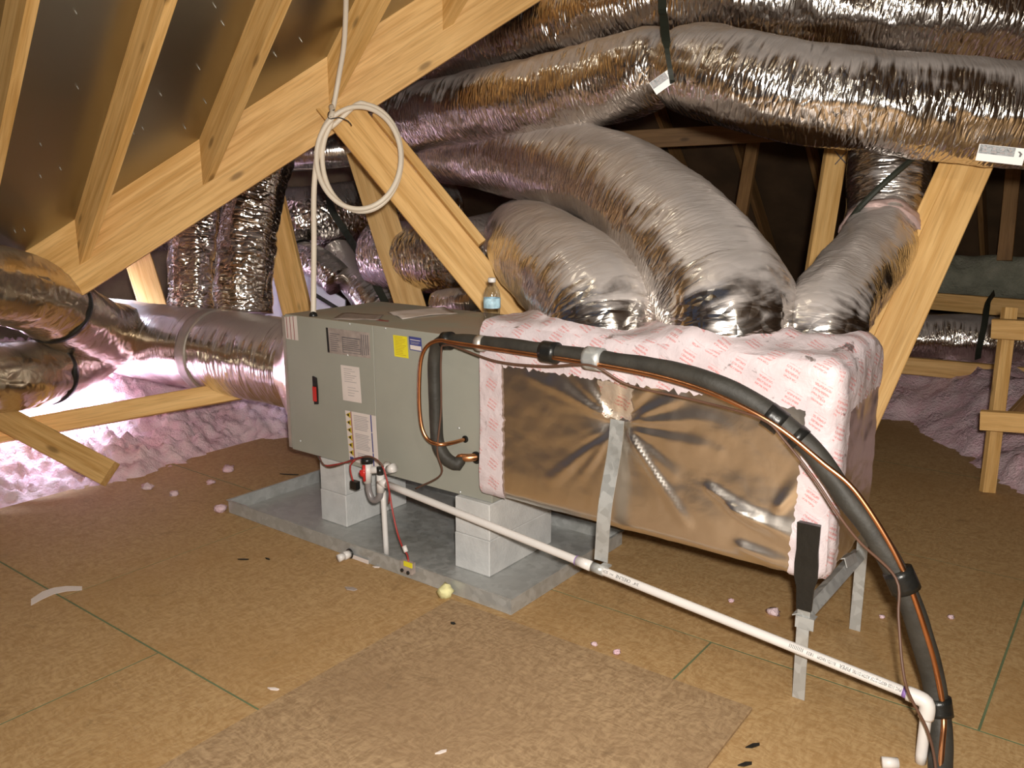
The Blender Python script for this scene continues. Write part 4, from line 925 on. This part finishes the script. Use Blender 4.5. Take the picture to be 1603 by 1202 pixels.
for i, (px, py, r, lb_) in enumerate(TF): blob('insulation_tuft', px, py, r, 'insulation', lb_, 'insulation tuft', .0, .55, 'tufts of insulation on the floor', i)
random.seed(5)
SC = [(452, 743, .05, .008, 'long dark scrap on the floor left of the pan', 'black', .5), (380, 876, .022, .006, 'dark sliver on the floor below the pan corner', 'black', .6), (418, 875, .014, .006, 'short dark sliver right of the other, below the pan', 'black', 0),
      (868, 1003, .016, .012, 'small black curl beyond the top edge of the loose sheet', 'black', .3), (708, 976, .010, .010, 'black crumb on the loose sheet near the pan', 'black', 0), (1178, 1168, .022, .010, 'black scrap right of the loose sheet corner', 'black', 1.0),
      (1166, 1197, .02, .010, 'black scrap at the bottom edge right of the loose sheet', 'black', .9), (548, 922, .026, .018, 'brown spot of dirt on the floor before the pan', 'label_tan', .2), (427, 1079, .018, .008, 'pale chip on the floor at the left of the loose sheet', 'paper', .4),
      (690, 1178, .016, .007, 'pale chip on the loose sheet near the bottom edge', 'paper', 1.1), (588, 888, .014, .008, 'tiny white shred hanging at the pan front', 'paper', .4)]
for px, py, L, wd, lb_, m, rt in SC:
    on = m != 'x' and -1.77 < atZ(px, py, 0).x < -.70 and atZ(px, py, 0).y < 2.02
    z = .0132 if on else .0008; c_ = atZ(px, py, z); d1 = Vector((math.cos(rt), math.sin(rt), 0)); d2 = Vector((-d1.y, d1.x, 0))
    P = [c_ - d1 * L + d2 * wd * .1, c_ - d1 * L * .3 - d2 * wd * .6, c_ + d1 * L * .8 - d2 * wd * .4, c_ + d1 * L + d2 * wd * .3, c_ + d1 * L * .2 + d2 * wd * .7]
    tag(MB().poly(P, (0, 0, 1), .0035).build('floor_scrap', m), lb_, 'scrap', 'scraps on the floor')
# pale curved strip at the left
mb = MB(); top_, bot_ = [], []
for k, (px, py, hw) in enumerate([(48, 943, 5), (66, 932, 6), (84, 925, 5), (104, 921.5, 4), (128, 921, 3)]): top_.append(atZ(px, py - hw, .001)); bot_.append(atZ(px, py + hw, .001))
o = mb.poly(bot_ + top_[::-1], (0, 0, 1), .0012).build('paper_ribbon', 'paper'); tag(o, 'pale curved paper ribbon on the floor at the left', 'paper')
c_ = atZ(1391, 1193, .014); o = MB().tube([c_ + W(-.017, 0, 0), c_ + W(.02, -.004, 0)], .0134, 16).build('pipe_offcut', 'pvc', None, True); tag(o, 'short white pipe offcut on the floor near the drop pipe', 'pipe offcut')
